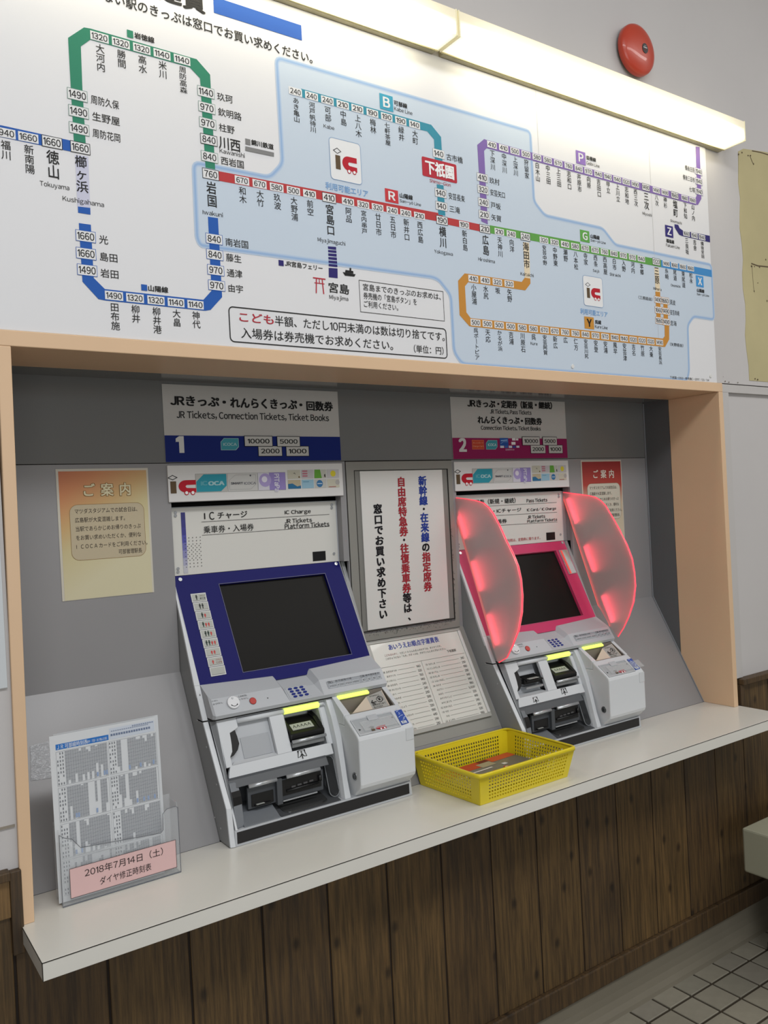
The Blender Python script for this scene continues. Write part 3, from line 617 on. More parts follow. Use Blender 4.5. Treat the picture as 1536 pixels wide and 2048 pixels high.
bell = thing('alarm_bell', (1.745, .012, 1.9815), 'round red fire alarm bell on the white wall above the lamp', 'bell')
redp = mat('bell_red', 'b8402c', .35, noise=.06, nscale=12, coat=.2)
def revolve(cx, cy, cz, pr, n=40):
    """profile of (radius, y) turned about the y axis"""
    m = MB(); vs = []; fs = []
    for r, y in pr: vs += [(cx+r*cos(2*pi*k/n), cy+y, cz+r*sin(2*pi*k/n)) for k in range(n)]
    for i in range(len(pr)-1):
        for k in range(n): fs.append((i*n+k, i*n+(k+1) % n, (i+1)*n+(k+1) % n, (i+1)*n+k))
    fs.append(tuple((len(pr)-1)*n+k for k in range(n))); return m.add(vs, fs)
revolve(1.745, 0, 1.9815, [(.070, -.004), (.0735, -.008), (.0735, -.018), (.071, -.023), (.062, -.028), (.040, -.033), (.020, -.0348), (.0005, -.035)]).build('gong', redp, bell, smooth=True)
revolve(1.745, 0, 1.9815, [(.055, .011), (.055, -.006), (.02, -.006)]).build('back_plate', mat('bell_back', '4a2a22', .5), bell)
FBe = Frame((1.745, -.0352, 1.9815)); bm2 = MB(); bm2.disk(FBe, .012, -.001, .0125, .001, .001, 24, .0145); bm2.build('centre_label', mat('black_print', '1b1a1c', .4), bell)
pb = Print(FBe); pb.line('c8c8c8', [(.004, .001), (.020, .001)], .0028, .0014); pb.line('8a3a3a', [(.007, -.005), (.018, -.005)], .0014, .0014); pb.line('b0b0b0', [(.007, .006), (.017, .006)], .0012, .0014); pb.build(bell, 'label_print')

bench = thing('bench', (2.6, -.25, TZ), 'pale beige moulded bench at the wall by the right edge', 'bench')
bem = mat('bench_beige', '9c9a86', .45, noise=.05, nscale=6, bump=.1, bscale=200)
MB().box(1.942, 3.4, -.47, -.098, -.449, -.318).build('seat', bem, bench, bevel=.006)
for x in (2.06, 3.2):
    MB().box(x, x+.03, -.42, -.13, -.69, -.447).build('leg', mat('bench_leg', '23221f', .5), bench, bevel=.004)
    MB().box(x-.02, x+.05, -.45, -.10, TZ+.0005, -.69).build('foot', mat('bench_leg', '23221f', .5), bench, bevel=.004)

# ================================================================== SIGNS ABOVE THE MACHINES
z1 = Z(320, 740, 400)
YS = .2862
FSg = Frame((0, YS, 0)); FSt = Frame((0, YS-.0042, 0))
def notes(P, f, items, s=1.0):
    for (t, u0, v0, u1, v1, d) in items:
        P.rect('121212', u0-.0015, v0-.0015, u1+.0015, v1+.0015, d); P.rect('b9b8b4', u0, v0, u1, v1, d+.0003)
        w = u1-u0; h = v1-v0; P.fit(t, '151515', u0+w*.10, v0+h*.26, u1-w*.10, v1-h*.26, .02, d+.0006)
def sign(ox, num, col, label):
    x0, x1 = .3775+ox, .8475+ox; za, zb, zc = .8165, .8775, .9955
    t = thing('overhead_sign', ((x0+x1)/2, YS, za), label, 'sign')
    MB().box(x0, x1, YS, BK-.0002, za, zc).build('plate', mat('sign_plate', 'b3b1ad', .35), t, bevel=.0006)
    f = Frame((0, YS-.0003, 0)); P = Print(f); P.rect(col, x0, za, x1, zb, .0002)
    if num == '1':
        zz = lambda *a: f.px(*z1(*a))
        def fp(s, c, x, y1, X, y0, b=0, d=.0006): a = zz(x, y1); e = zz(X, y0); P.fit(s, c, a[0], a[1], e[0], e[1], b, d)
        fp('JRきっぷ', '171717', 80, 272, 452, 208, .035); fp('・', '171717', 480, 258, 505, 236, .03); fp('れんらくきっぷ', '171717', 540, 290, 1050, 230, .035); fp('・', '171717', 1070, 278, 1092, 258, .03); fp('回数券', '171717', 1125, 312, 1325, 245, .035)
        fp('JR Tickets, Connection Tickets, Ticket Books', '171717', 128, 376, 1295, 342, .014)
        fp('1', 'c9c9c6', 125, 637, 180, 508, .06)
        a = zz(468, 616); b = zz(602, 524); P.poly('9fb6b8', [(a[0], a[1]), (b[0]-.008, a[1]), (b[0], a[1]+.008), (b[0], b[1]), (a[0]+.009, b[1]), (a[0], b[1]-.009)], .0005)
        P.poly('3f8f9c', [(a[0]+.001, a[1]+.001), (b[0]-.009, a[1]+.001), (b[0]-.001, a[1]+.009), (b[0]-.001, b[1]-.001), (a[0]+.0095, b[1]-.001), (a[0]+.001, b[1]-.0095)], .0007)
        fp('ICOCA', 'a9c4c8', 486, 582, 587, 560, .02, .0009)
        it = []
        for s, x, y1, X, y0, d in (('2000', 758, 660, 932, 590, .0008), ('1000', 972, 660, 1137, 570, .0008), ('10000', 650, 584, 855, 490, .0022), ('5000', 900, 586, 1066, 494, .0022)):
            a = zz(x, y1); b = zz(X, y0); it.append((s, a[0], a[1], b[0], a[1]+.0235, d))
        notes(P, f, it)
    else:
        z5 = Z(880, 760, 400); zz = lambda *a: f.px(*z5(*a))
        def fp(s, c, x, y1, X, y0, b=0, d=.0006): a = zz(x, y1); e = zz(X, y0); P.fit(s, c, a[0], a[1], e[0], e[1], b, d)
        fp('JRきっぷ', '171717', 210, 206, 422, 158, .035); fp('・', '171717', 440, 192, 454, 176, .03); fp('定期券（新規', '171717', 470, 216, 710, 166, .035); fp('・', '171717', 728, 200, 742, 184, .03); fp('継続）', '171717', 758, 222, 858, 170, .035)
        fp('JR Tickets, Pass Tickets', '171717', 385, 262, 700, 234, .014)
        fp('れんらくきっぷ', '171717', 290, 334, 608, 286, .035); fp('・', '171717', 620, 322, 636, 306, .03); fp('回数券', '171717', 654, 344, 780, 292, .035)
        fp('Connection Tickets, Ticket Books', '171717', 315, 386, 772, 358, .014)
        fp('2', 'c9c9c6', 146, 552, 200, 446, .05)
        a = zz(246, 534); b = zz(336, 460); P.rect('b8452f', a[0], a[1], b[0], b[1], .0005); P.frame('d07a62', a[0]+.001, a[1]+.001, b[0]-.001, b[1]-.001, .0008, .0008)
        fp('オレンジカード', 'e0a080', 252, 490, 330, 476, .01, .0009); fp('Charge Card', 'e0a080', 250, 518, 332, 502, .01, .0009)
        a = zz(354, 534); b = zz(438, 462); P.poly('9fb6b8', [(a[0], a[1]), (b[0]-.008, a[1]), (b[0], a[1]+.008), (b[0], b[1]), (a[0]+.009, b[1]), (a[0], b[1]-.009)], .0005)
        P.poly('3f8f9c', [(a[0]+.001, a[1]+.001), (b[0]-.009, a[1]+.001), (b[0]-.001, a[1]+.009), (b[0]-.001, b[1]-.001), (a[0]+.0095, b[1]-.001), (a[0]+.001, b[1]-.0095)], .0007)
        fp('ICOCA', 'c9dde0', 368, 508, 430, 488, .02, .0009)
        a = zz(460, 505); b = zz(522, 446); P.rect('24509a', a[0], a[1], b[0], b[1], .0005); P.line('8fb3de', [(a[0]+.003, a[1]+.006), (a[0]+.014, a[1]+.012), (b[0]-.002, a[1]+.012)], .001, .0008); P.line('8fb3de', [(a[0]+.004, b[1]-.008), (b[0]-.003, b[1]-.006)], .003, .0008)
        for (x, y, X, Y, c) in ((553, 446, 578, 465, 'd5d5d5'), (582, 450, 600, 464, 'd5d5d5'), (548, 476, 578, 497, 'e2e2e2'), (462, 505, 490, 522, 'c9cdda'), (496, 505, 522, 522, '3d5ea6'), (528, 505, 552, 522, 'c9cdda'), (558, 505, 580, 522, '33418e'), (586, 505, 608, 520, 'c9cdda'), (528, 478, 542, 488, 'a03040')):
            a = zz(x, Y); b = zz(X, y); P.rect(c, a[0], a[1], b[0], b[1], .0005)
        fp('定期券のみ', 'd9b9cc', 502, 542, 570, 528, .01)
        it = []
        for s, x, y1, X, d in (('2000', 698, 562, 808, .0008), ('1000', 836, 562, 940, .0008), ('10000', 632, 500, 762, .0022), ('5000', 788, 500, 894, .0022)):
            a = zz(x, y1); b = zz(X, y1); it.append((s, a[0], a[1], b[0], a[1]+.0245, d))
        notes(P, f, it)
    P.build(t)
sign(0, '1', '0b2069', 'overhead sign with blue band and large number 1')
sign(.8475, '2', '86164f', 'overhead sign with magenta band and large number 2')
def strip(ox, label):
    x0, x1, za, zb = .3790+ox, .8475+ox, .7245, .8085
    t = thing('card_sign', ((x0+x1)/2, YS, za), label, 'sign')
    MB().box(x0, x1, YS-.004, BK-.0002, za, zb).build('plate', mat('strip_plate', 'd2d1cf', .35), t, bevel=.001)
    f0 = Frame((0, YS-.0042, 0)); f = f0.shift(ox); P = Print(f); zz = lambda *a: f0.px(*z1(*a))
    def R(c, x, y1, X, y0, d=.0004): a = zz(x, y1); b = zz(X, y0); P.rect(c, a[0], a[1], b[0], b[1], d); return a, b
    def fp(s, c, x, y1, X, y0, b=0, d=.001): a = zz(x, y1); e = zz(X, y0); P.fit(s, c, a[0], a[1], e[0], e[1], b, d)
    a = zz(68, 955); b = zz(272, 806); ic_logo(P, a[0], a[1], b[0], b[1])
    hh = zz(0, 800)[1]-zz(0, 945)[1]; yb = zz(0, 948)[1]-.0005
    def card(x, X, c): a = zz(x, 948)[0]; b = zz(X, 948)[0]; P.rect('8f8f8c', a-.0006, yb-.0006, b+.0006, yb+hh+.0006, .0003); P.rect(c, a, yb, b, yb+hh, .0005); return a, b
    a, b = card(279, 518, 'b3b2ad'); P.poly('2f8e9f', [(a+.001, yb+.001), (b-.016, yb+.001), (b-.001, yb+.014), (b-.001, yb+hh-.001), (a+.020, yb+hh-.001), (a+.001, yb+hh-.018)], .0007)
    fp('IC', '5aa0ac', 312, 888, 362, 852, .06); fp('OCA', '9fc3c8', 370, 888, 492, 852, .06)
    a, b = card(525, 752, 'bdbdba'); P.line('9a9a98', [(a+.004, yb+.004), (b-.018, yb+.004), (b-.004, yb+.016), (b-.004, yb+hh-.004), (a+.02, yb+hh-.004), (a+.004, yb+hh-.016)], .0008, .0007, True)
    fp('SMART', '4c4c52', 543, 880, 636, 860, .03); fp('ICOCA', '85858a', 645, 880, 735, 858, .03); P.disk('55555a', b-.018, yb+hh-.006, .0022, .0007)
    a, b = card(758, 968, 'c7c5ce'); P.rect('8e80b8', a+.030, yb, b, yb+hh, .0006); P.disk('a396c4', a+.019, yb+hh-.018, .0165, .0008); P.disk('d5d3de', a+.017, yb+hh-.016, .0075, .001)
    fp2 = glyph('PiTaPa', .04); P.raw('PiTaPa', 'cfcbdc', lambda x, y: (a+.044+y*.017, yb+hh-.0025-x*.0132), .04, .0012)
    cols = [(984, 1082), (1090, 1182), (1188, 1280), (1287, 1378)]; cc = [('b9b6a6', 'b5b2b4', 'b8b8ae', 'b9b7b8'), ('b3a88e', '8fb4c6', 'b9b9b3', 'bfbcab')]
    for r in (0, 1):
        v1_ = yb+hh+.0055-r*(hh/2+.0035); v0_ = v1_-(hh/2+.0005)
        for k, (x, X) in enumerate(cols):
            a = zz(x, 900)[0]; b = zz(X, 900)[0]; w = b-a; h = v1_-v0_; P.rect(cc[r][k], a, v0_, b, v1_, .0005)
            if r == 0 and k == 0: P.line('444444', [(a+w*.45, v0_+h*.6), (a+w*.55, v0_+h*.65), (a+w*.6, v0_+h*.5)], .0012, .0008); P.disk('6a5530', b-.004, v0_+.004, .0022, .0008)
            if r == 0 and k == 1:
                for j in (.2, .48, .76): P.rect('b06a78', a+w*.08, v0_+h*j, a+w*.5, v0_+h*(j+.16), .0008)
            if r == 0 and k == 2: P.poly('5f9a3a', [(a, v0_), (a+w*.62, v0_), (a+w*.5, v1_), (a+w*.05, v1_)], .0008); P.poly('2c2c2c', [(b-.006, v0_+.003), (b-.002, v0_+.002), (b-.003, v0_+.011), (b-.006, v0_+.009)], .0008)
            if r == 0 and k == 3: P.disk('cfc23c', a+w*.5, v0_+h*.5, h*.36, .0008)
            if r == 1 and k == 0: P.poly('2f6a92', [(a, v0_), (b, v0_), (b, v0_+h*.35), (a+w*.7, v0_+h*.25), (a+w*.35, v0_+h*.6), (a, v0_+h*.55)], .0008)
            if r == 1 and k == 1: P.line('5b8da8', [(a+w*.1, v0_+h*.75), (b-w*.4, v0_+h*.75)], .0016, .0008)
            if r == 1 and k == 2: P.disk('3a6f9c', a+w*.42, v0_+h*.5, h*.42, .0008); P.line('c0ccd8', [(a+w*.22, v0_+h*.5), (a+w*.62, v0_+h*.5)], .002, .001)
            if r == 1 and k == 3: P.disk('a8a5a2', b-w*.16, v0_+h*.6, h*.3, .0008); P.line('9a5555', [(a+w*.1, v0_+.002), (b-w*.3, v0_+.002)], .0018, .0008)
    P.build(t)
strip(0, 'white strip sign of fare cards above the blue ticket machine')
strip(.845, 'white strip sign of fare cards above the pink ticket machine')

# ================================================================== NOTICE DOOR AND SIGN BETWEEN THE MACHINES
door = thing('service_hatch', (1.03, BK, .345), 'grey steel hatch frame with dark rubber seams between the machines', 'hatch')
hf = mat('hatch_grey', '86857f', .4, noise=.08, nscale=8); gs = mat('rubber_seam', '211e1a', .8, noise=.3, nscale=60)
fD = Frame((0, BK, 0))
def rectring(m, f, o, i, d, th): m.ring(f, [(o[0], o[1]), (o[2], o[1]), (o[2], o[3]), (o[0], o[3])], [(i[0], i[1]), (i[2], i[1]), (i[2], i[3]), (i[0], i[3])], d, th); return m
O = (.8605, .3375, 1.2165, .8125)
rectring(MB(), fD, O, (.885, .357, 1.2005, .789), .004, .004).build('frame', hf, door, bevel=.001)
rectring(MB(), fD, (O[0]-.0014, O[1]-.0012, O[2]+.0012, O[3]+.0014), O, .0012, .001).build('outer_seam', gs, door)
rectring(MB(), fD, (.8838, .3615, 1.2005, .7893), (.8856, .3645, 1.1980, .7876), .0046, .004).build('inner_seam', gs, door)
MB().box(.886, 1.1978, BK-.0025, BK-.0002, .3645, .7876).build('panel', mat('hatch_panel', '7c7b76', .4, noise=.06, nscale=6), door)
rs = random.Random(3); sm = MB(); sm.isflat = True
for i in range(150):
    u = rs.uniform(.905, 1.195); v = rs.triangular(.342, .362, .360); l = rs.uniform(.002, .010); a = rs.uniform(.9, 2.2)
    sm.line(fD, [(u, v), (u+l*.5*cos(a), min(v+l*.5*sin(a), .3630))], .0009, .0043)
for i in range(22):
    v = rs.uniform(.38, .62); sm.line(fD, [(1.2012, v), (1.2012+rs.uniform(.001, .006), v+rs.uniform(-.006, .008))], .0008, .0044)
sm.build('scuff_marks', mat('scuff', '3d3a34', .9), door, kind='stuff')
plate = thing('notice_sign', (1.04, BK, .3655), 'tall white notice with vertical blue and red lettering between the machines', 'sign')
MB().box(.901, 1.178, BK-.0062, BK-.0027, .3665, .7868).build('plate', mat('notice_white', 'd0cfcb', .35, noise=.02), plate, bevel=.0006)
fN = Frame((0, BK-.0063, 0)); P = Print(fN); z4n = Z(680, 900, 320)
NB, NR, NK = '22398c', '9c2630', '16161a'
def vcol(items, xa, ya, xb, yb):
    """characters down a column; (xa,ya) centre of the first, (xb,yb) centre of the last"""
    a = uv(fN, z4n, xa, ya); b = uv(fN, z4n, xb, yb); s = sum(1 if c != '・' else .72 for t, k in items for c in t); n = s-1; pit = (a[1]-b[1])/n; u = (a[0]+b[0])/2; v = a[1]
    first = True
    for t, k in items:
        for c in t:
            st = pit*(1 if c != '・' else .72)
            if not first: v -= (st+prev)/2
            prev = st; first = False
            if c == '・': P.disk(k, u, v, .0035, .0008)
            elif c == '、': P.cell(c, k, u+.012, v+.004, .026, .026, .03)
            else: P.cell(c, k, u, v, .0285, .0275, .035)
vcol([('新幹線', NB), ('・', NK), ('在来線', NB), ('の', NK), ('指定席券', NR)], 790, 295, 842, 1310)
vcol([('自由席特急券', NR), ('・', NK), ('往復乗車券', NR), ('等は、', NK)], 583, 305, 655, 1610)
vcol([('窓口でお買い求め下さい', NK)], 361, 565, 413, 1575)
P.build(plate)

# braille fare table on the sloping panel
tb = thing('fare_table', (1.06, .16, .1), 'tilted white fare table board with blue heading, right of the blue machine', 'board')
zt = Z(740, 1250, 260); fT = Frame(FS.O, FS.V)
T = lambda a, b: uv(fT, zt, a, b)
uR = T(1375, 1070)[0]; uL = .902; vT = T(985, 60)[1]; vB = T(1390, 1090)[1]
gfr = mat('table_frame', 'a3a29c', .35); MB().slab(fT, .8605, 1.2275, vB-.03, vT+.012, 0, .0012).build('backing', mat('table_backing', '8a8983', .4), tb)
MB().slab(fT, uL-.012, uR+.012, vB, vB+.011, .0012, .009).build('lower_rail', gfr, tb, bevel=.001)
MB().slab(fT, uL-.012, uR+.012, vT-.006, vT, .0012, .009).build('upper_rail', gfr, tb, bevel=.001)
MB().slab(fT, uR+.003, uR+.012, vB+.011, vT-.006, .0012, .010).build('side_rail', mat('rail_light', 'c8c7c4', .3), tb, bevel=.0015)
MB().slab(fT, uL-.012, uL-.003, vB+.011, vT-.006, .0012, .009).build('side_rail', gfr, tb, bevel=.001)
MB().slab(fT, uL-.003, uR+.003, vB+.011, vT-.006, .0012, .006).build('sheet', mat('table_sheet', 'cfcec6', .3, coat=.2), tb)
fTp = Frame(fT.p(0, 0, .0062), fT.V); P = Print(fTp)
def tf(s, c, x, y1, X, y0, b=0): a = uv(fTp, zt, x, y1); e = uv(fTp, zt, X, y0); P.fit(s, c, a[0], a[1], e[0], e[1], b)
G = '55554f'
a = uv(fTp, zt, 225, 305); b = uv(fTp, zt, 812, 175); hh = uv(fTp, zt, 225, 260)[1]-a[1]
P.horz('あいうえお順点字運賃表', '3c4aa0', a[0], a[1]+.009, (b[0]-a[0])/11, .0175, .012)
def trow(txt, col, x, y, X, h=.0065):
    a = uv(fTp, zt, x, y); b = uv(fTp, zt, X, y-(X-x)*.16); P.horz(txt, col, a[0], a[1]+h*.4, (b[0]-a[0])/len(txt), h, .004)
trow('こどもはんがく、', '8a4a4a', 170, 375, 350); trow('ただし10えんみまんのはすうは、きりすてです。', G, 352, 345, 860)
trow('このひょうにない「えき」のきっぷは、かかりいんにおたずねください。', G, 185, 415, 915); trow('下祇園駅', '2a2a28', 912, 328, 1022, .0085)
vl = uv(fTp, zt, 600, 425)[1]; vb_ = uv(fTp, zt, 870, 1168)[1]; um = uv(fTp, zt, 735, 800)[0]
P.line(G, [(uL, vl), (uR, vl)], .0006, .0005); P.line(G, [(um, vl), (um, vb_)], .0006, .0005)
Lc = [('(あ)あきながつか', '140'), ('    あきやぐち', '320'), ('(い)いわくに', '760'), ('(お)おおまち', '140'), ('(か)かいたいち', '240'), ('    かべ', '240'), ('    かみやぎ', '210'), ('(く)くれ', '580'), ('(さ)さいじょう', '670'), ('    しわぐち', '320'), ('(し)しちけんぢゃや', '190'), ('    しらかわ', '410'), ('    しんいのくち', '240'), ('(て)てんじんがわ', '210')]
Rc = [('(な)なかしま', '210'), ('(に)にしひろしま', '210'), ('(ば)ばいりん', '190'), ('(ひ)ひろしま', '210'), ('(ふ)ふるいちばし', '140'), ('(み)みたき', '140'), ('    みどりい', '190'), ('    みはら', '1,320'), ('    みやうちくしど', '320'), ('    みやじまぐち', '410'), ('(む)むかいなだ', '240'), ('(や)やが', '210'), ('    やの', '320'), ('(よ)よこがわ', '190')]
for data, ua, ub in ((Lc, um-.132, um-.012), (Rc, um+.008, uR-.012)):
    va = vl-.013; step = (vl-vb_-.018)/13
    for i, (nm, fare_) in enumerate(data):
        v = va-i*step; k = 0; u = ua
        for ch in nm:
            if ch in '()': P.cell('（' if ch == '(' else '）', G, u+.0008, v, .0045, .006); u += .0028
            elif ch == ' ': u += .0023
            else: P.cell(ch, G, u+.003, v, .0058, .0062, .004); u += .0058
        w = .0042*len(fare_); P.fit(fare_, '3a3a38', ub-w+.004, v-.0028, ub+.004, v+.0036, .01); P.line(G, [(u+.004, v), (ub-w-.002, v)], .0005, .0005)
P.build(tb)

# ================================================================== POSTERS (A4 sheets)
def grad_mat(name, stops, vec):
    m = bpy.data.materials.new(name); m.use_nodes = True; nt = m.node_tree; b = nt.nodes['Principled BSDF']; b.inputs['Roughness'].default_value = .45
    tc = nt.nodes.new('ShaderNodeTexCoord'); mp = nt.nodes.new('ShaderNodeVectorMath'); mp.operation = 'DOT_PRODUCT'; mp.inputs[1].default_value = vec
    nt.links.new(tc.outputs['Generated'], mp.inputs[0]); r = nt.nodes.new('ShaderNodeValToRGB'); nt.links.new(mp.outputs['Value'], r.inputs[0])
    e = r.color_ramp.elements; e[0].position, e[0].color = stops[0][0], lin(stops[0][1]); e[1].position, e[1].color = stops[-1][0], lin(stops[-1][1])
    for p, c in stops[1:-1]: n = e.new(p); n.color = lin(c)
    nt.links.new(r.outputs[0], b.inputs['Base Color']); return m
def poster(x0, x1, zb, zt_, m, label, titlecol, outline):
    t = thing('poster', ((x0+x1)/2, BK, zb), label, 'poster')
    MB().box(x0, x1, BK-.0012, BK-.0002, zb, zt_).build('paper', mat('poster_paper', 'c2bdb0', .4), t)
    w = x1-x0; h = zt_-zb
    MB().box(x0+w*.025, x1-w*.02, BK-.0016, BK-.0012, zb+.0008, zt_-h*.018).build('printed_ground', m, t)
    f = Frame((x0, BK-.0017, zb)); P = Print(f); X = lambda a: w*a; Y = lambda a: h*(1-a)
    for ch, cx in (('ご', .33), ('案', .53), ('内', .73)):
        if outline: P.cell(ch, '7a5a30', X(cx), Y(.165), .0285, .030, .055, .0005)
        P.cell(ch, titlecol, X(cx), Y(.165), .028, .0295, .02, .0009)
    o = rrect(X(.12), Y(.70), X(.93), Y(.275), .017); P.poly('b5a98f' if outline else 'c4bfb0', o, .0003); P.line('8a6a3a' if outline else '7a6a50', o, .0007, .0005, True)
    tx = ['マツダスタジアムでの試合日は、', '広島駅が大変混雑します。', '当駅であらかじめお帰りのきっぷ', 'をお買い求めいただくか、便利な', 'ICOCAカードをご利用ください。']
    for i, s in enumerate(tx):
        ad = w*.715/15; P.horz(s, '3b332c', X(.17), Y(.325+i*.0675), ad if i != 4 else w*.715/15, .0115, .002)
    P.horz('可部管理駅長', '3b332c', X(.62), Y(.655), w*.265/6, .0115, .002)
    P.build(t)
poster(.1365, .3350, .5235, .8040, grad_mat('orange_gradient', ((.0, 'c6bf9f'), (.35, 'bfb387'), (.55, 'bf9c68'), (.80, 'bf7c4e'), (1.0, 'b4643c')), (-.42, 0, 1)), 'orange and cream A4 notice left of the blue machine', 'cfc7a6', True)
poster(1.7555, 1.9530, .5285, .8085, grad_mat('red_gradient', ((.0, 'c9c2ad'), (.5, 'c2b39a'), (.72, 'a8423a'), (1.0, '8f2528')), (0, 0, 1)), 'red topped A4 notice right of the pink machine', 'd8d0c4', False)

# ================================================================== TIMETABLE HOLDER
acr = mat('clear_acrylic', 'd5dade', .06, alpha=.16, coat=.6)
hold = thing('brochure_holder', (.156, .04, 0), 'clear acrylic leaflet holder with pink date label at the left end of the counter', 'holder')
hx0, hx1, hy0, hy1 = .046, .2665, .0175, .060; th = .0022
def shell(m, x0, x1, y0, y1, z0, z1): return m.box(x0, x1, y0, y1, z0, z1)
def U_front():
    """front sheet with a shallow scooped top edge"""
    o = [(hx0, .0), (hx1, .0), (hx1, .124), (hx1-.006, .130), (hx1-.022, .130), (hx1-.030, .122), (hx1-.030, .098), (hx1-.040, .092), (hx0+.040, .092), (hx0+.030, .104), (hx0+.012, .114), (hx0, .118)]
    o = [(hx0, .0), (hx1, .0), (hx1, .126), (hx1-.005, .1295), (hx1-.022, .1285), (hx1-.030, .121), (hx1-.031, .090), (hx1-.036, .0855), (hx0+.036, .0985), (hx0+.022, .1175), (hx0+.008, .1235), (hx0, .1305)]
    return o
fH = Frame((0, hy0, 0)); m = MB(); m.poly(fH, U_front(), 0, th); m.build('front_sheet', acr, hold)
m = MB(); m.box(hx0, hx0+th, hy0+th, hy1, 0, .135); m.build('side_sheet', acr, hold); m = MB(); m.box(hx1-th, hx1, hy0+th, hy1, 0, .135); m.build('side_sheet', acr, hold)
MB().box(hx0, hx1, hy1, hy1+th, 0, .142).build('back_sheet', acr, hold); MB().box(hx0+th, hx1-th, hy0+th, hy1, .0003, .003).build('floor_sheet', acr, hold)
edge = mat('acrylic_edge', '6f7278', .15, alpha=.75)
m = MB(); e = U_front(); m.tube([fH.p(u, v, 0) for u, v in e[2:]]+[fH.p(hx0, .004, 0)], .0007, 6); m.tube([fH.p(hx0, .001, 0), fH.p(hx1, .001, 0)], .0014, 6); m.tube([fH.p(hx1, .001, 0), fH.p(hx1, .126, 0)], .0007, 6); m.build('sheet_edge', edge, hold)
fL = Frame((0, hy0-.0004, 0)); c = [fL.px(146.6, 1748), fL.px(347, 1688), fL.px(353, 1738.7), fL.px(151.3, 1804)]
ul = .0605; ur = .2585; vb0 = c[3][1]; vt0 = c[0][1]
MB().rect(fL, ul, .0125, ur, .0655, .0003).build('pink_label', mat('pink_paper', 'd3b0ae', .55), hold)
P = Print(fL); P.frame('4a4040', ul, .0125, ur, .0655, .0008, .0006)
P.fit('2018年7月14日（土）', '2b2424', ul+.026, .0435, ul+.172, .0585, .004); P.fit('ダイヤ修正時刻表', '2b2424', ul+.052, .0215, ul+.148, .0355, .004); P.build(hold)
def leaflet(y, x0, lean, label, printed=True):
    t = thing('timetable_sheet', (x0+.1, y, .004), label, 'leaflet', 'timetable sheets in the holder')
    a = (y+lean, .304); b = (y, .0045); f = fr(a, b); f = Frame((x0, b[0], b[1]), f.V)
    w, h = .1955, .2995; MB().slab(f, 0, w, 0, h, -.0003, 0).build('paper', mat('leaflet_paper', 'cccfd2', .5), t)
    P = Print(f)
    if printed:
        r = random.Random(2)
        P.rect('2f6fb8', .010, h-.0265, .105, h-.0165, .0003); P.horz('JR可部線時刻表', 'd5dbe2', .012, h-.0216, .0068, .0092, .01, .0006); P.horz('（緑井・可部・あき亀山方面）', 'd5dbe2', .062, h-.0222, .0030, .0055, .0, .0006)
        P.rect('c0c7d2', .107, h-.0265, .193, h-.0060, .0002)
        for k in range(16): P.rect('6b7790', .109+k*.0048, h-.0205, .1125+k*.0048, h-.0165, .0006)
        for k in range(18): P.rect('8d97aa', .110+k*.0040, h-.0125, .1128+k*.0040, h-.0105, .0006)
        for k in range(10): P.rect('7f8aa0', .150+k*.0042, h-.0095, .1530+k*.0042, h-.0075, .0006)
        bw = .091
        for bi in range(2):
            for bj in range(4):
                u0 = .010+bi*(bw+.003); v1_ = h-.030-bj*.0655+(-.0 if bi == 0 else .0); v0_ = v1_-.062
                P.line('8c8f94', [(u0, v0_), (u0+bw, v0_), (u0+bw, v1_), (u0, v1_)], .0004, .0003, True)
                for cidx in range(3): # station name columns
                    for k in range(9):
                        if r.random() < .8: P.rect('74777c', u0+.0014+cidx*.0045, v1_-.0056-k*.0068, u0+.0032+cidx*.0045, v1_-.0018-k*.0068, .0006)
                nrow = 27; u = u0+.0150
                while u < u0+bw-.004:
                    if r.random() < .09:
                        u += .006; continue
                    wcol = .0042; top = 0 if r.random() < .7 else r.randint(0, 5); bot = nrow if r.random() < .7 else r.randint(14, nrow)
                    for k in range(top, bot):
                        v = v1_-.0012-k*(.060/nrow); P.rect('9b9ea3' if k % 3 else '8c8f95', u, v-.0016, u+wcol*.90, v-.0001, .0005)
                    if r.random() < .16: P.rect('8d9fbe', u, v0_+.003, u+wcol*.8, v0_+.011, .0008)
                    u += wcol
    P.build(t, 'timetable_print'); return t
leaflet(.0285, .0425, .010, 'front timetable sheet with blue heading standing in the acrylic holder')
leaflet(.0400, .0520, .010, 'sheet standing behind the front timetable sheet in the acrylic holder', False)

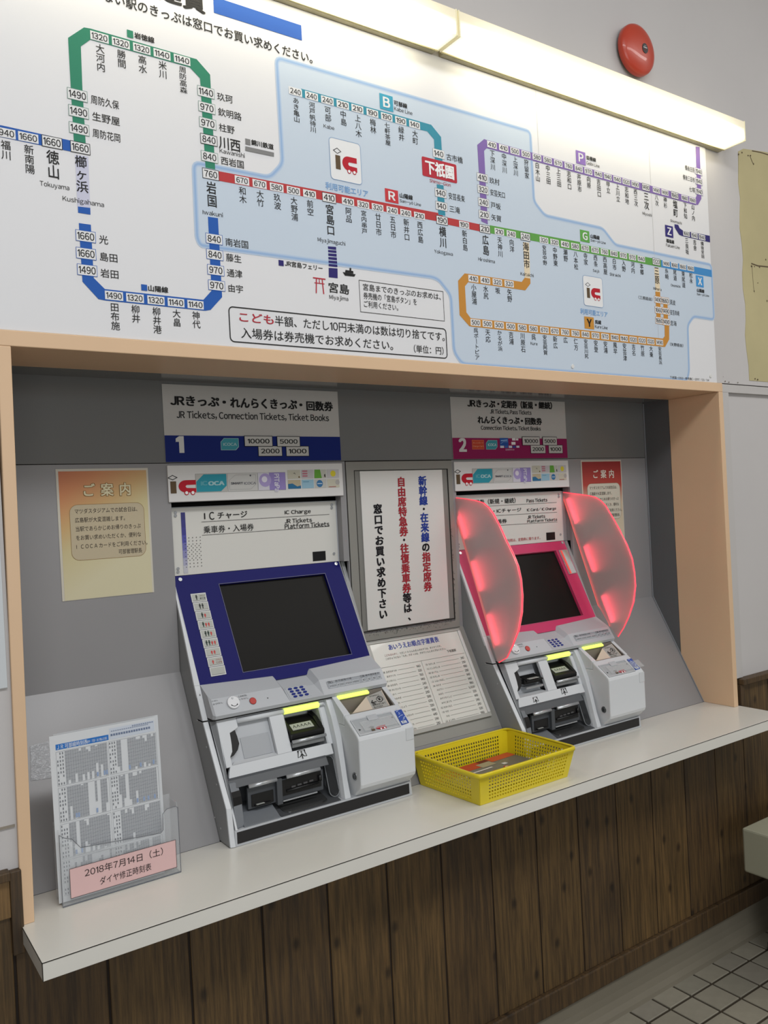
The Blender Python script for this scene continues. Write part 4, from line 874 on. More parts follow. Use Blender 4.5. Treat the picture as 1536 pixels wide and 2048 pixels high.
# ================================================================== BASKET AND FLYERS
by = mat('yellow_plastic', 'd6c21e', .32, noise=.03, nscale=6, coat=.1)
bask = thing('basket', (1.065, 0, 0), 'yellow plastic mesh basket on the counter between the machines', 'basket')
bl = [(.926, -.107), (1.2135, -.103), (1.206, .101), (.9145, .100)]; tl = [(.911, -.127), (1.224, -.123), (1.2245, .118), (.9065, .117)]; HT = .0745
def lattice(a, b, A, B, nc, nr, ml, mr, mbt, mtp):
    """perforated wall between base edge a-b and rim edge A-B"""
    a = Vector((*a, .0008)); b = Vector((*b, .0008)); A = Vector((*A, HT)); B = Vector((*B, HT))
    Pp = lambda s, t: (a*(1-s)+b*s)*(1-t)+(A*(1-s)+B*s)*t
    bm = MB(); xs = [ml+(1-ml-mr)*i/nc for i in range(nc+1)]; ys = [mbt+(1-mbt-mtp)*j/nr for j in range(nr+1)]
    def Q(x0, x1, y0, y1): bm.add([Pp(x0, y0), Pp(x1, y0), Pp(x1, y1), Pp(x0, y1)], [(0, 1, 2, 3)])
    Q(0, ml, 0, 1); Q(1-mr, 1, 0, 1); Q(ml, 1-mr, 0, mbt); Q(ml, 1-mr, 1-mtp, 1)
    for i in range(nc):
        for j in range(nr):
            x0, x1, y0, y1 = xs[i], xs[i+1], ys[j], ys[j+1]; dx = (x1-x0)*.22; dy = (y1-y0)*.22
            o = [Pp(x0, y0), Pp(x1, y0), Pp(x1, y1), Pp(x0, y1)]; n = [Pp(x0+dx, y0+dy), Pp(x1-dx, y0+dy), Pp(x1-dx, y1-dy), Pp(x0+dx, y1-dy)]
            bm.add(o+n, [(k, (k+1) % 4, (k+1) % 4+4, k+4) for k in range(4)])
    bm.isflat = True; o = bm.build('mesh_wall', by, bask); s = o.modifiers.new('s', 'SOLIDIFY'); s.thickness = .0022; s.offset = 0; return o
lattice(bl[0], bl[1], tl[0], tl[1], 30, 7, .085, .06, .08, .12); lattice(bl[1], bl[2], tl[1], tl[2], 20, 7, .1, .12, .08, .12)
lattice(bl[2], bl[3], tl[2], tl[3], 30, 7, .1, .1, .08, .12); lattice(bl[3], bl[0], tl[3], tl[0], 20, 7, .1, .12, .08, .12)
MB().prism([(*p, .0002) for p in bl], (0, 0, .003)).build('base', by, bask)
pts = []
for i in range(4):
    p = Vector(tl[i]); a = Vector(tl[i-1])-p; b = Vector(tl[(i+1) % 4])-p; A = p+a.normalized()*.016; B = p+b.normalized()*.016
    for j in range(6): t = j/5; pts.append(A*(1-t)**2+p*2*t*(1-t)+B*t*t)
cen = Vector((sum(p.x for p in pts)/len(pts), sum(p.y for p in pts)/len(pts)))
m = MB(); n = len(pts); rg = []
for p in pts:
    d = (p-cen).normalized(); rg.append([(*(p-d*.0015), HT-.001), (*(p-d*.001), HT+.0035), (*(p+d*.004), HT+.0038), (*(p+d*.007), HT+.0015), (*(p+d*.0072), HT-.006), (*(p+d*.0045), HT-.0062), (*(p+d*.0035), HT-.001)])
vs = [v for g in rg for v in g]; k7 = 7
m.add(vs, [(i*k7+k, i*k7+(k+1) % k7, ((i+1) % n)*k7+(k+1) % k7, ((i+1) % n)*k7+k) for i in range(n) for k in range(k7)]); m.build('rim', by, bask, smooth=True)
fly_m = mat('flyer_slate', '5b5c66', .3, coat=.3)
for k, (cx, cy, r, dz) in enumerate(((1.045, .022, .03, .004), (1.062, .004, -.02, .0085), (1.052, .012, .0, .013), (1.105, .018, .06, .0175))):
    lab = ('lowest slate grey flyer at the left of the pile in the yellow basket', 'second flyer from the bottom of the pile in the yellow basket', 'slate flyer under the topmost one in the yellow basket', 'topmost flyer with orange corner in the yellow basket')[k]
    t = thing('flyer', (cx, cy, dz), lab, 'flyer', 'flyers in the yellow basket')
    hw, hd = .100, .072; c_, s_ = cos(r), sin(r); pt = lambda a, b, z: (cx+a*c_-b*s_, cy+a*s_+b*c_, z)
    MB().prism([pt(-hw, -hd, dz), pt(hw, -hd, dz), pt(hw, hd, dz), pt(-hw, hd, dz)], (0, 0, .0035)).build('sheet', fly_m, t)
    f = Frame((cx, cy, dz+.0036), (-s_, c_, 0), (c_, s_, 0)); P = Print(f)
    P.rect('b84a2c', -hw, hd-.040, -.02, hd, .0002); P.rect('c25a34', .015, hd-.030, hw, hd, .0002); P.rect('a39a7c', -.035, hd-.046, .012, hd-.018, .0003); P.rect('6f2f26', -.02, hd-.030, .015, hd, .0002)
    P.disk('a33b2c', -.03, -.018, .012, .0003, n=14); P.disk('d0c8b8', -.03, -.018, .0085, .0005, n=14); P.disk('a33b2c', .012, -.012, .010, .0003, n=14); P.disk('cfc0a0', .012, -.012, .006, .0005, n=14)
    P.line('cfccc4', [(-.085, .014), (-.015, .014)], .006, .0004); P.rect('cfcdc4', .02, .006, .034, .018, .0005); P.line('bcbab2', [(-.085, -.035), (-.01, -.035)], .004, .0004); P.line('bcbab2', [(.02, -.042), (.085, -.042)], .004, .0004)
    P.build(t, 'flyer_print')

# ================================================================== TICKET MACHINES (both built from the same plan)
body_g = mat('machine_grey', '8b8d8e', .4, noise=.02, nscale=8); light_g = mat('machine_light_grey', 'b2b5b9', .38); white_g = mat('machine_white', 'cacdd0', .35)
mid_g = mat('machine_mid_grey', '7f8285', .4); dark_g = mat('machine_dark_grey', '4b4e52', .4); blk = mat('machine_black', '0e0e0f', .4); alu = mat('machine_silver', 'b9bcbf', .25, metal=.6)
steel = mat('tray_steel', '6b6c6c', .22, metal=.8); head_m = mat('header_white', 'cfcec8', .35); lampy = mat('slot_lamp', 'e2ff6a', .4, emit=1.25)
glass_d = mat('smoked_clear', '2a2c2e', .06, alpha=.55, coat=.5); clearp = mat('clear_plastic', 'e0e3e5', .08, alpha=.16, coat=.6)
HD = fr((.310, .711), (.310, .553)); BL = fr((.310, .553), (.205, .315)); CTP = fr((.205, .315), (.157, .290)); CFC = fr((.157, .290), (.135, .256))
FAS = fr((.150, .245), (.080, .087)); KTP = fr((.140, .248), (.032, .170)); KFR = fr((.032, .170), (.032, .060))
FAL = Vector((0, .07, .158)).length
zB = Z(340, 1100, 440); zC = Z(330, 980, 170, 1339); z2m = Z(330, 1230, 190); z3m = Z(370, 1440, 250); z4m = Z(500, 1340, 360); z5m = Z(640, 1340, 210); zP5 = Z(880, 760, 400); zP7 = Z(890, 970, 420)
def fs(s): return -s*FAL          # position down the fascia, 0 = top, 1 = lower edge of the slope
def shield_mat():
    m = bpy.data.materials.new('frosted_acrylic'); m.use_nodes = True; nt = m.node_tree; nt.nodes.clear(); L = nt.links.new
    out = nt.nodes.new('ShaderNodeOutputMaterial'); tr_ = nt.nodes.new('ShaderNodeBsdfTransparent'); tl = nt.nodes.new('ShaderNodeBsdfTranslucent'); df = nt.nodes.new('ShaderNodeBsdfDiffuse'); gl = nt.nodes.new('ShaderNodeBsdfGlossy')
    tr_.inputs[0].default_value = (.93, .9, .9, 1); tl.inputs[0].default_value = lin('eadede'); df.inputs[0].default_value = lin('bcb2b2'); gl.inputs[0].default_value = (1, 1, 1, 1); gl.inputs['Roughness'].default_value = .25
    a = nt.nodes.new('ShaderNodeMixShader'); a.inputs[0].default_value = .45; L(tl.outputs[0], a.inputs[1]); L(df.outputs[0], a.inputs[2])
    b = nt.nodes.new('ShaderNodeMixShader'); b.inputs[0].default_value = .84; L(tr_.outputs[0], b.inputs[1]); L(a.outputs[0], b.inputs[2])
    c = nt.nodes.new('ShaderNodeMixShader'); c.inputs[0].default_value = .05; L(b.outputs[0], c.inputs[1]); L(gl.outputs[0], c.inputs[2]); L(c.outputs[0], out.inputs[0]); return m
def screw(m, f, u, v, r=.0038, d=0): m.disk(f, u, v, r, d+.0022, .0022, 12)
def machine(ox, kind, label):
    t = thing('ticket_machine', (.39+ox+.2315, .055, 0), label, 'ticket machine', 'ticket machines')
    Sx = Vector((ox, 0, 0))
    def mk(m, name, mt, parent=None, **k):
        m.v = [(v[0]+ox, v[1], v[2]) for v in m.v]; return m.build(name, mt, parent if parent is not None else t, **k)
    def pr(P, name='lettering', parent=None):
        for c, m in merged(P.b).items(): mk(m, name, ink(c), parent, kind='stuff')
    col = {'blue': ('07085c', .5), 'pink': ('c23c66', .4)}[kind]
    surm = mat('surround_'+kind, col[0], col[1], spec=.25)
    # ---- shell
    hull = [(.31, .5525), (.2085, .3155), (.1735, .2435), (.069, .079), (.0585, .002), (.13, .002), (.40, .34), (.40, .5525)]
    mk(MB().prof(.3868, .3975, hull), 'side_shell', body_g, bevel=.001); mk(MB().prof(.8455, .8558, hull), 'side_shell', body_g, bevel=.001)
    mk(MB().prof(.3978, .8452, [(.335, .5525), (.240, .315), (.22, .25), (.40, .25), (.40, .5525)]), 'body', body_g)
    mk(MB().prof(.3978, .8452, [(.185, .250), (.170, .135), (.180, .135), (.2, .250)]), 'inner_wall', light_g); mk(MB().box(.3978, .6960, .157, .165, .002, .134), 'pocket_wall', dark_g)
    # ---- header panel
    hx0, hx1 = .3895, .8385
    m = MB().box(hx0, hx1, .3105, .38, .5535, .7112); mk(m, 'header_panel', head_m, bevel=.001); 
    mk(MB().box(.386, .842, .385, .40, .545, .7225), 'header_gap_shade', darkgap)  # dark plate painted as the recess shadow above the header
    m = MB().box(.3865, .3893, .311, .38, .5535, .712).box(.8388, .8415, .311, .38, .5535, .712).box(.3865, .8415, .3112, .38, .7114, .7128); mk(m, 'header_rim', light_g)
    mk(MB().box(.8418, .8564, BK+.0002, BK+.0265, .5535, .7232) if kind == 'blue' else MB().box(.8418, .8562, .312, .320, .5535, .7115), 'header_surround', greym)
    if kind == 'pink': mk(MB().box(.8563, .8585, BK+.0105, .320, .5535, .7225), 'header_surround', greym)
    P = Print(HD.shift(0)); f = HD
    def fp(s, c, x, y1, X, y0, b=.01, z=z1): a = f.px(*z(x, y1)); e = f.px(*z(X, y0)); dv = (e[1]-a[1])*(.16 if s.isascii() else .05); P.fit(s, c, a[0], a[1]-dv, e[0], e[1]+dv, b, .0008)
    def ln(x, y, X, Y, w=.0009, z=z1): P.line('3c3c3c', [f.px(*z(x, y)), f.px(*z(X, Y))], w, .0006)
    if kind == 'blue':
        a = f.px(*zC(246, 355)); b = f.px(*zC(350, 1310)); w = .0105
        for k in range(8):
            c = ('3f3f74', '424280', '45458a', '5353a0', '6d6da8', '8686b0', 'a2a2b8', 'b8b8bf')[k]; h = (a[1]-b[1])/8
            P.rect(c, a[0], a[1]-h*(k+1), a[0]+w, a[1]-h*k, .0004)
        a = f.px(*z1(339, 1146)); e = f.px(*z1(346, 1099)); P.rect('1d1d1d', a[0], a[1], e[0], e[1], .0008); fp('C', '1d1d1d', 378, 1144, 415, 1096, .012); fp('チャージ', '1d1d1d', 442, 1142, 668, 1084, .015)
        ln(318, 1167, 1300, 1108); fp('乗車券・入場券', '1d1d1d', 335, 1253, 718, 1180, .01); ln(323, 1269, 1302, 1200)
        fp('IC Charge', '1d1d1d', 958, 1112, 1156, 1072, .016); fp('JR Tickets', '1d1d1d', 958, 1174, 1165, 1136, .016); fp('Platform Tickets', '1d1d1d', 958, 1216, 1298, 1166, .016)
        dots = MB(); dots.isflat = True; a = f.px(*zC(313, 757)); b = f.px(*zC(577, 1197)); du = (b[0]-a[0])/4; yb = 1218; ya = 757
        for i in range(5):
            for j in range(10):
                zz = (757, 808, 860, 920, 985, 1050, 1113, 1165, 1165, 1218)[j] if j < 9 else 1218
                v = a[1]+(b[1]-a[1])*(zz-757)/(1220-757); dots.disk(f, a[0]+du*i, v, .0011, .0006, 0, 8)
        for i in range(4):
            for zz in (890, 955, 1019, 1084):
                v = a[1]+(b[1]-a[1])*(zz-757)/(1220-757); dots.disk(f, a[0]+du*(i+.6), v, .0011, .0006, 0, 8)
        mk(dots, 'speaker_holes', mat('hole_dark', '3a3a38', .8), kind='stuff')
    else:
        z = zP5; f = HD.shift(.845); P.f = HD
        def fp2(s, c, x, y1, X, y0, b=.01): a = f.px(*z(x, y1)); e = f.px(*z(X, y0)); dv = (e[1]-a[1])*(.14 if s.isascii() else .03); P.fit(s, c, a[0], a[1]-dv, e[0], e[1]+dv, b, .0008)
        def ln2(x, y, X, Y): a = f.px(*z(x, y)); b = f.px(*z(X, Y)); P.line('3c3c3c', [a, b], .0009, .0006)
        e0 = .0
        fp2('定期券（新規・継続）', '1d1d1d', 225, 962, 578, 905, .012); fp2('Pass Tickets', '1d1d1d', 665, 938, 822, 908, .016); ln2(225, 976, 895, 940)
        fp2('ICカード購入・ICチャージ', '1d1d1d', 150, 1038, 622, 980, .012); fp2('IC Card/ IC Charge', '1d1d1d', 668, 1012, 890, 976, .016); ln2(225, 1052, 898, 1015)
        fp2('乗車券・入場券', '1d1d1d', 225, 1118, 512, 1066, .012); fp2('JR Tickets', '1d1d1d', 670, 1064, 806, 1034, .016); fp2('Platform Tickets', '1d1d1d', 670, 1094, 898, 1060, .016); ln2(225, 1130, 902, 1089)
        fp2('クレジットカードのご利用は、定期券に限ります。', 'a8323a', 300, 1264, 768, 1200, .008)
    pr(P)
    f = HD; sq = [f.px(*z1(1172, 1405)), f.px(*z1(1268, 1466))]
    m = MB().slab(f, sq[0][0], sq[0][0]+.038, .5595-.711, .5835-.711, 0, .0008); mk(m, 'sensor_window', blk)
    m = MB()
    for a, b in ((118, 1095), (118, 1118), (138, 1525), (138, 1550), (1318, 1035), (1318, 1058), (1335, 1410)):
        u, v = f.px(*z1(a, b)); screw(m, f, u, v, .0034)
    mk(m, 'screw', alu, kind='stuff')
    # ---- coloured screen surround with its recessed screen
    f = BL; H = Vector((0, .105, .238)).length
    tl_ = (.3895, 0); tr_ = (.8385, 0); br_ = (.8525, -H*1.06); bl__ = (.3985, -H*1.0)
    s = [f.px(*zB(*p)) for p in ((508, 853), (1265, 720), (1080, 163), (340, 240))]
    s = [(s[0][0]+.001, s[0][1]), (s[1][0], s[0][1]), (s[2][0], s[3][1]), (s[3][0]+.001, s[3][1])]
    o = [(.3975, -H*1.07), (.8525, -H*1.07), (.8385, 0), (.3895, 0)]
    m = MB().ring(f, o, s, .0, .010); sur = mk(m, 'screen_surround', surm)
    m = MB().ring(f, [(s[0][0]-.0016, s[0][1]-.0016), (s[1][0]+.0016, s[1][1]-.0016), (s[2][0]+.0016, s[2][1]+.0016), (s[3][0]-.0016, s[3][1]+.0016)], s, .0008, .0008); mk(m, 'screen_edge', mat('surround_edge_'+kind, {'blue': '4a4a6c', 'pink': 'a84a66'}[kind], .4), sur)
    m = MB().poly(f, [(s[0][0]-.002, s[0][1]-.002), (s[1][0]+.002, s[1][1]-.002), (s[2][0]+.002, s[2][1]+.002), (s[3][0]-.002, s[3][1]+.002)], -.0085, .003); mk(m, 'screen', mat('screen_glass', '1b1a18', .4, spec=.12))
    m = MB()
    for a, b in ((70, 207), (1158, 97)): u, v = f.px(*zB(a, b)); screw(m, f, u, v, .0045)
    mk(m, 'screw', alu, sur, kind='stuff')
    # ---- slim rims left and right of the surround
    for side_ in (0, 1):
        if side_ == 0: A = [(.3862, .311, .553), (.3892, .3085, .553), (.3985, .2035, .3145), (.3985, .1690, .2432), (.3880, .1720, .2432), (.3862, .2065, .3150)]
        else: A = [(.8415, .311, .553), (.8388, .3085, .553), (.8525, .2035, .3145), (.8525, .1690, .2432), (.8565, .1720, .2432), (.8560, .2065, .3150)]
        m = MB(); a = [Vector(p) for p in A]; off = Vector((0, .006, -.002)); m.prism([a[0], a[1], a[2], a[5]], off); m.prism([a[5], a[2], a[3], a[4]], off); mk(m, 'rim', white_g, bevel=.0006)
        if side_ == 0: B = [(.3880, .1705, .2405), (.3985, .1675, .2405), (.3985, .0655, .0775), (.3880, .0685, .0785)]; Cc = [(.3880, .0685, .0785), (.3985, .0655, .0775), (.3985, .0545, .001), (.3880, .0570, .001)]
        else: B = [(.8525, .1675, .2405), (.8565, .1705, .2405), (.8565, .0685, .0785), (.8525, .0655, .0775)]; Cc = [(.8525, .0655, .0775), (.8565, .0685, .0785), (.8565, .0570, .001), (.8525, .0545, .001)]
        m = MB(); m.prism(B, (0, .006, 0)); m.prism(Cc, (0, .006, 0)); mk(m, 'rim', white_g, bevel=.0006)
    # ---- passenger-number keys on the blue machine, mirror on the pink one
    f = BL
    if kind == 'blue':
        a = f.px(*zB(140, 308)); b = f.px(*zB(288, 887)); n = 9; wk = .0370
        conf = ['A', 'AA', 'Ac', 'Acc', 'AAc', 'AAcc', 'cc', 'c', '']
        for i in range(n):
            u0 = a[0]+(b[0]-a[0])*(i+.2)/n; v1_ = a[1]+(b[1]-a[1])*i/n; v0_ = a[1]+(b[1]-a[1])*(i+1)/n; h = v1_-v0_
            k = mk(MB().slab(f, u0, u0+wk, v0_+.0004, v1_-.0004, -.001, .0022), 'passenger_key', mat('key_white', 'c9cac8', .4), bevel=.0006)
            mk(MB().slab(f, u0+.0022, u0+wk-.0022, v0_+.0030, v1_-.0028, .0020, .0026), 'key_cap', mat('key_grey', 'a7a9a2', .4), k)
            P = Print(f); P.line('75776f', [(u0+.003, v0_+.0034), (u0+wk-.003, v0_+.0034)], .0006, .003)
            c = conf[i]; nn = len(c); cx = u0+wk*(.33 if nn == 1 and c == 'A' else .33 if c == 'c' else .5); cy = (v0_+v1_)/2+.0005
            for j, ch in enumerate(c):
                x = cx+(j-(nn-1)/2)*.0066; hh = .0062 if ch == 'A' else .0042; cc_ = ('2c3a34' if i > 1 else '333635') if ch == 'A' else 'c04a48'; yb = cy-.0062 if ch == 'A' else cy-.0058
                P.disk(cc_, x, yb+hh*2-.0012, .0014 if ch == 'A' else .0017, .0034, n=10); P.poly(cc_, [(x-.0009, yb), (x+.0009, yb), (x+.0013, yb+hh*.9), (x+.0024, yb+hh*1.1), (x+.0018, yb+hh*1.55), (x-.0018, yb+hh*1.55), (x-.0024, yb+hh*1.1), (x-.0013, yb+hh*.9)], .0032)
            if i == 0: P.fit('ADULT', '8f8a6f', u0+.020, cy+.0015, u0+.0335, cy+.0048, .01, .0032); P.fit('おとな', '55574f', u0+.020, cy-.0055, u0+.0335, cy-.0008, .02, .0032)
            if i == 7: P.fit('CHILD', 'b98f88', u0+.020, cy+.0015, u0+.0335, cy+.0048, .01, .0032); P.fit('こども', '9a6660', u0+.020, cy-.0055, u0+.0335, cy-.0008, .02, .0032)
            pr(P, 'pictogram', k)
    else:
        f2 = BL.shift(.845); mp = [f2.px(*zP7(*p)) for p in ((905, 655), (960, 645), (888, 475), (828, 478))]
        mk(MB().poly(f, mp, .003, .003), 'mirror_frame', alu, bevel=.0005); c = [(sum(p[0] for p in mp)/4, sum(p[1] for p in mp)/4)]*4
        mk(MB().poly(f, [((p[0]*.86+c[0][0]*.14), (p[1]*.95+c[0][1]*.05)) for p in mp], .0034, .0008), 'mirror', mat('mirror_glass', 'c9cccf', .08, metal=1))
    # ---- console below the screen
    YB, ZB = .200, .2485
    def csec(top, brk=(.157, .290), sm=(.135, .2565)): return [top, brk, sm, (sm[0]+.004, ZB), (.24, ZB), (.24, top[1]-.002)]
    m = MB()
    A0 = [(.3990, *p) for p in csec((.2045, .3152), (.166, .2960), (.141, .2590))]; A0b = [(.4035, *p) for p in csec((.2040, .3150))]
    A1 = [(.574, *p) for p in csec((.1960, .3085), (.1575, .2890))]; A2 = [(.5845, *p) for p in csec((.2040, .2985), (.166, .2795))]
    m.loft(A0, A0b); m.loft(A0b, A1); m.loft(A1, A2)
    K0 = [(.5845, *p) for p in csec((.2050, .2985), (.163, .2795))]; K1 = [(.6640, *p) for p in csec((.2050, .2990), (.163, .2795))]
    R0 = [(.6640, *p) for p in csec((.2030, .2990), (.163, .2795))]; R1 = [(.6740, *p) for p in csec((.1985, .3100), (.1575, .2890))]; R2 = [(.8525, *p) for p in csec((.2045, .3165), (.157, .2905))]
    m.loft(K0, K1); m.loft(R0, R1); m.loft(R1, R2)
    con = mk(m, 'console', light_g)
    mk(MB().box(.3985, .853, .1415, .19, .2452, .2484), 'seam', darkgap); mk(MB().box(.3868, .3985, .1705, .2, .2405, .2432), 'seam', darkgap)
    f = CFC; P = Print(f)
    c = f.px(*zB(440, 1068)); mk(MB().disk(f, c[0], c[1], .0143, .005, .005, 28), 'call_button_cover', mat('disc_white', 'd8d9db', .35), con, bevel=.001)
    mk(MB().disk(f, c[0]-.0005, c[1]+.0095, .0022, .0068, .002, 12), 'cover_rivet', alu, con)
    pts = [(c[0]+.0002+.0080*cos(a), c[1]-.001+.0085*sin(a)) for a in [pi+.75+(pi-1.5)*i/8 for i in range(9)]]; Pc = Print(f); Pc.line('2b2b2b', pts, .0011, .0056)
    for e, sgn in ((pts[0], -1), (pts[-1], 1)): Pc.poly('2b2b2b', [(e[0]-.0018, e[1]-.0008), (e[0]+.0018, e[1]-.0012), (e[0]+sgn*.0015, e[1]+.0028)][::1], .0056)
    pr(Pc, 'arrow_print', con)
    c = f.px(*zB(578, 1055)); mk(MB().disk(f, c[0], c[1], .0079, .0028, .0028, 24), 'cancel_button', mat('button_red', 'b03028', .35), con, bevel=.0012); mk(MB().disk(f, c[0], c[1], .0086, .0008, .0008, 24), 'button_ring', mid_g, con)
    c = f.px(*zB(682, 1034)); mk(MB().disk(f, c[0], c[1], .0014, .0006, 0, 12), 'microphone_hole', blk, con)
    def cp(s, colr, z, x, y1, X, y0, b=.006): a = f.px(*z(x, y1)); e = f.px(*z(X, y0)); P.fit(s, colr, a[0], a[1], e[0], e[1], b, .0008)
    cp('CALL', '4b4d4f', zB, 293, 1061, 334, 1046); cp('よびだし', '3b3d3f', zB, 300, 1084, 368, 1060, .01); cp('CANCEL', '4b4d4f', zB, 477, 1030, 536, 1008); cp('とりけし', '3b3d3f', zB, 480, 1050, 545, 1028, .01)
    # coin and bill values
    a = f.px(*zB(1085, 975)); b = f.px(*zB(1455, 852)); P.rect('9a9ea3', .6905, a[1]+.0, .8440, b[1]-.001, .0003); P.line('5b5d60', [(.6905, b[1]-.001), (.8440, b[1]-.001)], .0005, .0006)
    vA = (a[1]+b[1])/2; 
    P.fit('BILL', '4b4d50', .6945, vA+.0035, .7085, vA+.0095, .01, .0008); P.horz('纸币紙幣지폐', '5a5c60', .714, vA+.0065, .0078, .0058, 0, .0008)
    for k, s_ in enumerate(('¥1000', '¥2000', '¥5000', '¥10000')): u = .6955+k*.0215; P.rect('b0b4b8', u, vA-.0085, u+.0195, vA+.001, .0005); P.fit(s_, '55575a', u+.001, vA-.0062, u+.0185, vA-.0012, .006, .0009)
    P.fit('COIN', '4b4d50', .7850, vA+.0035, .7975, vA+.0095, .01, .0008); P.horz('硬币硬幣동전', '5a5c60', .8000, vA+.0065, .0068, .0056, 0, .0008)
    for k, s_ in enumerate(('10', '50', '100', '500')): u = .7925+k*.0152; P.disk('b2b6ba', u, vA-.0035, .0055, .0005); P.fit(s_, '3f4144', u-.0036, vA-.0062, u+.0036, vA-.0008, .01, .0009)
    pr(P, 'lettering', con)
    # keypad
    fK = fr((.163, .2795), (.135, .2565)); mk(MB().slab(fK, .5885, .6425, -.030, .0035, 0, .0008), 'keypad_plate', mat('keypad_plate', 'b3b6ba', .35), con)
    kp = con
    for r in range(4):
        for c_ in range(3):
            u = .5985+c_*.0150-r*.0; v = -.0015-r*.0078
            u += r*.0012
            k = mk(MB().disk(fK, u, v, .0052, .0022, .002, 14, .0030), 'keypad_key', mat('key_blue', '26337e', .4), con)
    # ---- front fascia below the seam
    f = FAS; m = MB(); d0, d1 = -.010, 0
    m.poly(f, [(.4100, fs(.60)), (.4245, fs(.60)), (.4240, fs(.48)), (.4310, fs(.42)), (.4330, fs(.34)), (.4340, fs(.26)), (.4344, fs(.19)), (.4470, fs(.165)), (.4560, fs(.14)), (.4560, fs(0)), (.4105, fs(0))], .0, .010)
    m.slab(f, .455, .705, fs(.085), fs(0), d0, d1-.004); m.slab(f, .5335, .5680, fs(.585), fs(.085), d0, d1); m.slab(f, .6635, .7000, fs(.60), fs(.085), d0-.008, d1-.008)
    m.poly(f, [(.4105, fs(.735)), (.6700, fs(.735)), (.6700, fs(.585)), (.420, fs(.585)), (.414, fs(.66))], 0, .010)
    fas = mk(m, 'fascia', white_g, bevel=.0012)
    # grey chamfer beside the left rim and thin white edge
    m = MB().loft([(.3985, .1600, .2415), (.4095, .1480, .2430), (.4095, .16, .2430)], [(.3985, .064, .075), (.4030, .0700, .080), (.4095, .10, .080)]); mk(m, 'cheek', mid_g)
    m = MB(); m.prism([f.p(.4085, fs(0), .0005), f.p(.4125, fs(0), .0005), f.p(.4045, fs(1.0), .0005), f.p(.4010, fs(1.0), .0005)], (0, .01, 0)); m.prism([(.4010, .0785, .0870), (.4045, .0785, .0870), (.4055, .0565, .034), (.4010, .0565, .034)], (0, .01, 0)); mk(m, 'pillar_edge', white_g)
    mk(MB().poly(f, [(.4235, fs(.485)), (.4310, fs(.42)), (.4330, fs(.34)), (.4340, fs(.26)), (.4340, fs(.185)), (.4475, fs(.160)), (.4500, fs(.25)), (.4510, fs(.34)), (.4450, fs(.41)), (.4330, fs(.47))], -.001, .012), 'finger_notch', blk, bevel=.001)
    # bar with the lit section
    bar = Vector((0, .1475, .2355)); mk(MB().tube([(.4560, .1475, .2350), (.5715, .1475, .2350)], .0062, 12), 'light_bar', white_g, smooth=True); mk(MB().tube([(.6625, .1475, .2350), (.6770, .1475, .2350)], .0040, 10), 'light_bar', white_g, smooth=True)
    mk(MB().tube([(.5720, .1465, .2350), (.6620, .1465, .2350)], .0070, 14), 'slot_lamp', lampy)
    # window 1
    if kind == 'blue':
        m = MB().slab(f, .424, .536, fs(.60), fs(.08), -.022, -.012); mk(m, 'blank_plate', light_g, bevel=.0015)
        mk(MB().slab(f, .459, .528, fs(.535), fs(.27), -.012, -.0105), 'blank_cover', mat('cover_grey', 'a2a5a9', .4), bevel=.0015)
        m = MB().prism([f.p(.4235, fs(.585), 0), f.p(.5335, fs(.585), 0), f.p(.5335, fs(.535), -.012), f.p(.4360, fs(.535), -.012)], f.N*-.002); mk(m, 'sill', white_g)
    else:
        m = MB().slab(f, .424, .536, fs(.60), fs(.08), -.040, -.030); mk(m, 'slot_back', light_g)
        mk(MB().box(.462, .528, .128, .165, .178, .192), 'ticket_slot', blk, bevel=.002); mk(MB().prism([(.464, .119, .190), (.526, .119, .190), (.520, .150, .200), (.464, .150, .200)], (0, 0, -.004)), 'slot_lip', blk, bevel=.001)
        mk(MB().box(.474, .512, .121, .145, .1925, .1940), 'slot_label', mat('label_pale', 'a9aba6', .4)); mk(MB().box(.462, .528, .121, .150, .166, .172), 'slot_bar', alu, bevel=.001)
        m = MB().prism([f.p(.4235, fs(.585), 0), f.p(.5335, fs(.585), 0), f.p(.5335, fs(.50), -.03), f.p(.4360, fs(.50), -.03)], f.N*-.002); mk(m, 'sill', white_g)
    # window 2: note slot
    mk(MB().slab(f, .560, .672, fs(.62), fs(.06), -.060, -.052), 'slot_back', light_g)
    mk(MB().slab(f, .566, .570, fs(.60), fs(.08), -.052, -.002), 'slot_cheek', light_g); mk(MB().slab(f, .6610, .6650, fs(.60), fs(.08), -.052, -.002), 'slot_cheek', light_g)
    m = MB().prof(.5715, .6600, [(.116, .176), (.116, .1865), (.121, .1890), (.150, .2045), (.172, .2120), (.180, .2120), (.180, .170), (.122, .170)]); mk(m, 'note_slot', blk, bevel=.003)
    mk(MB().prof(.5715, .5790, [(.121, .1880), (.150, .2120), (.175, .2180), (.175, .205), (.150, .200)]), 'slot_ear', blk, bevel=.002); mk(MB().prof(.6480, .6600, [(.118, .1880), (.150, .2100), (.175, .2180), (.175, .205), (.150, .200)]), 'slot_ear', blk, bevel=.002)
    fq = fr((.150, .2045), (.121, .189)); mk(MB().slab(fq, .5830, .6380, -.026, -.006, .0002, .0016), 'slot_label', mat('label_pale', 'a9aba6', .4)); P = Print(fq)
    for k in range(5): P.line('303030', [(.588+k*.0095, -.019), (.592+k*.0095, -.012), (.5945+k*.0095, -.020)], .0012, .0022)
    pr(P, 'slot_picture'); mk(MB().tube([(.5720, .1115, .1720), (.6590, .1115, .1720)], .0038, 10), 'roller_bar', alu, smooth=True); mk(MB().box(.572, .656, .113, .14, .158, .168), 'roller', mat('roller_grey', '77797a', .4, noise=.3, nscale=60), bevel=.001)
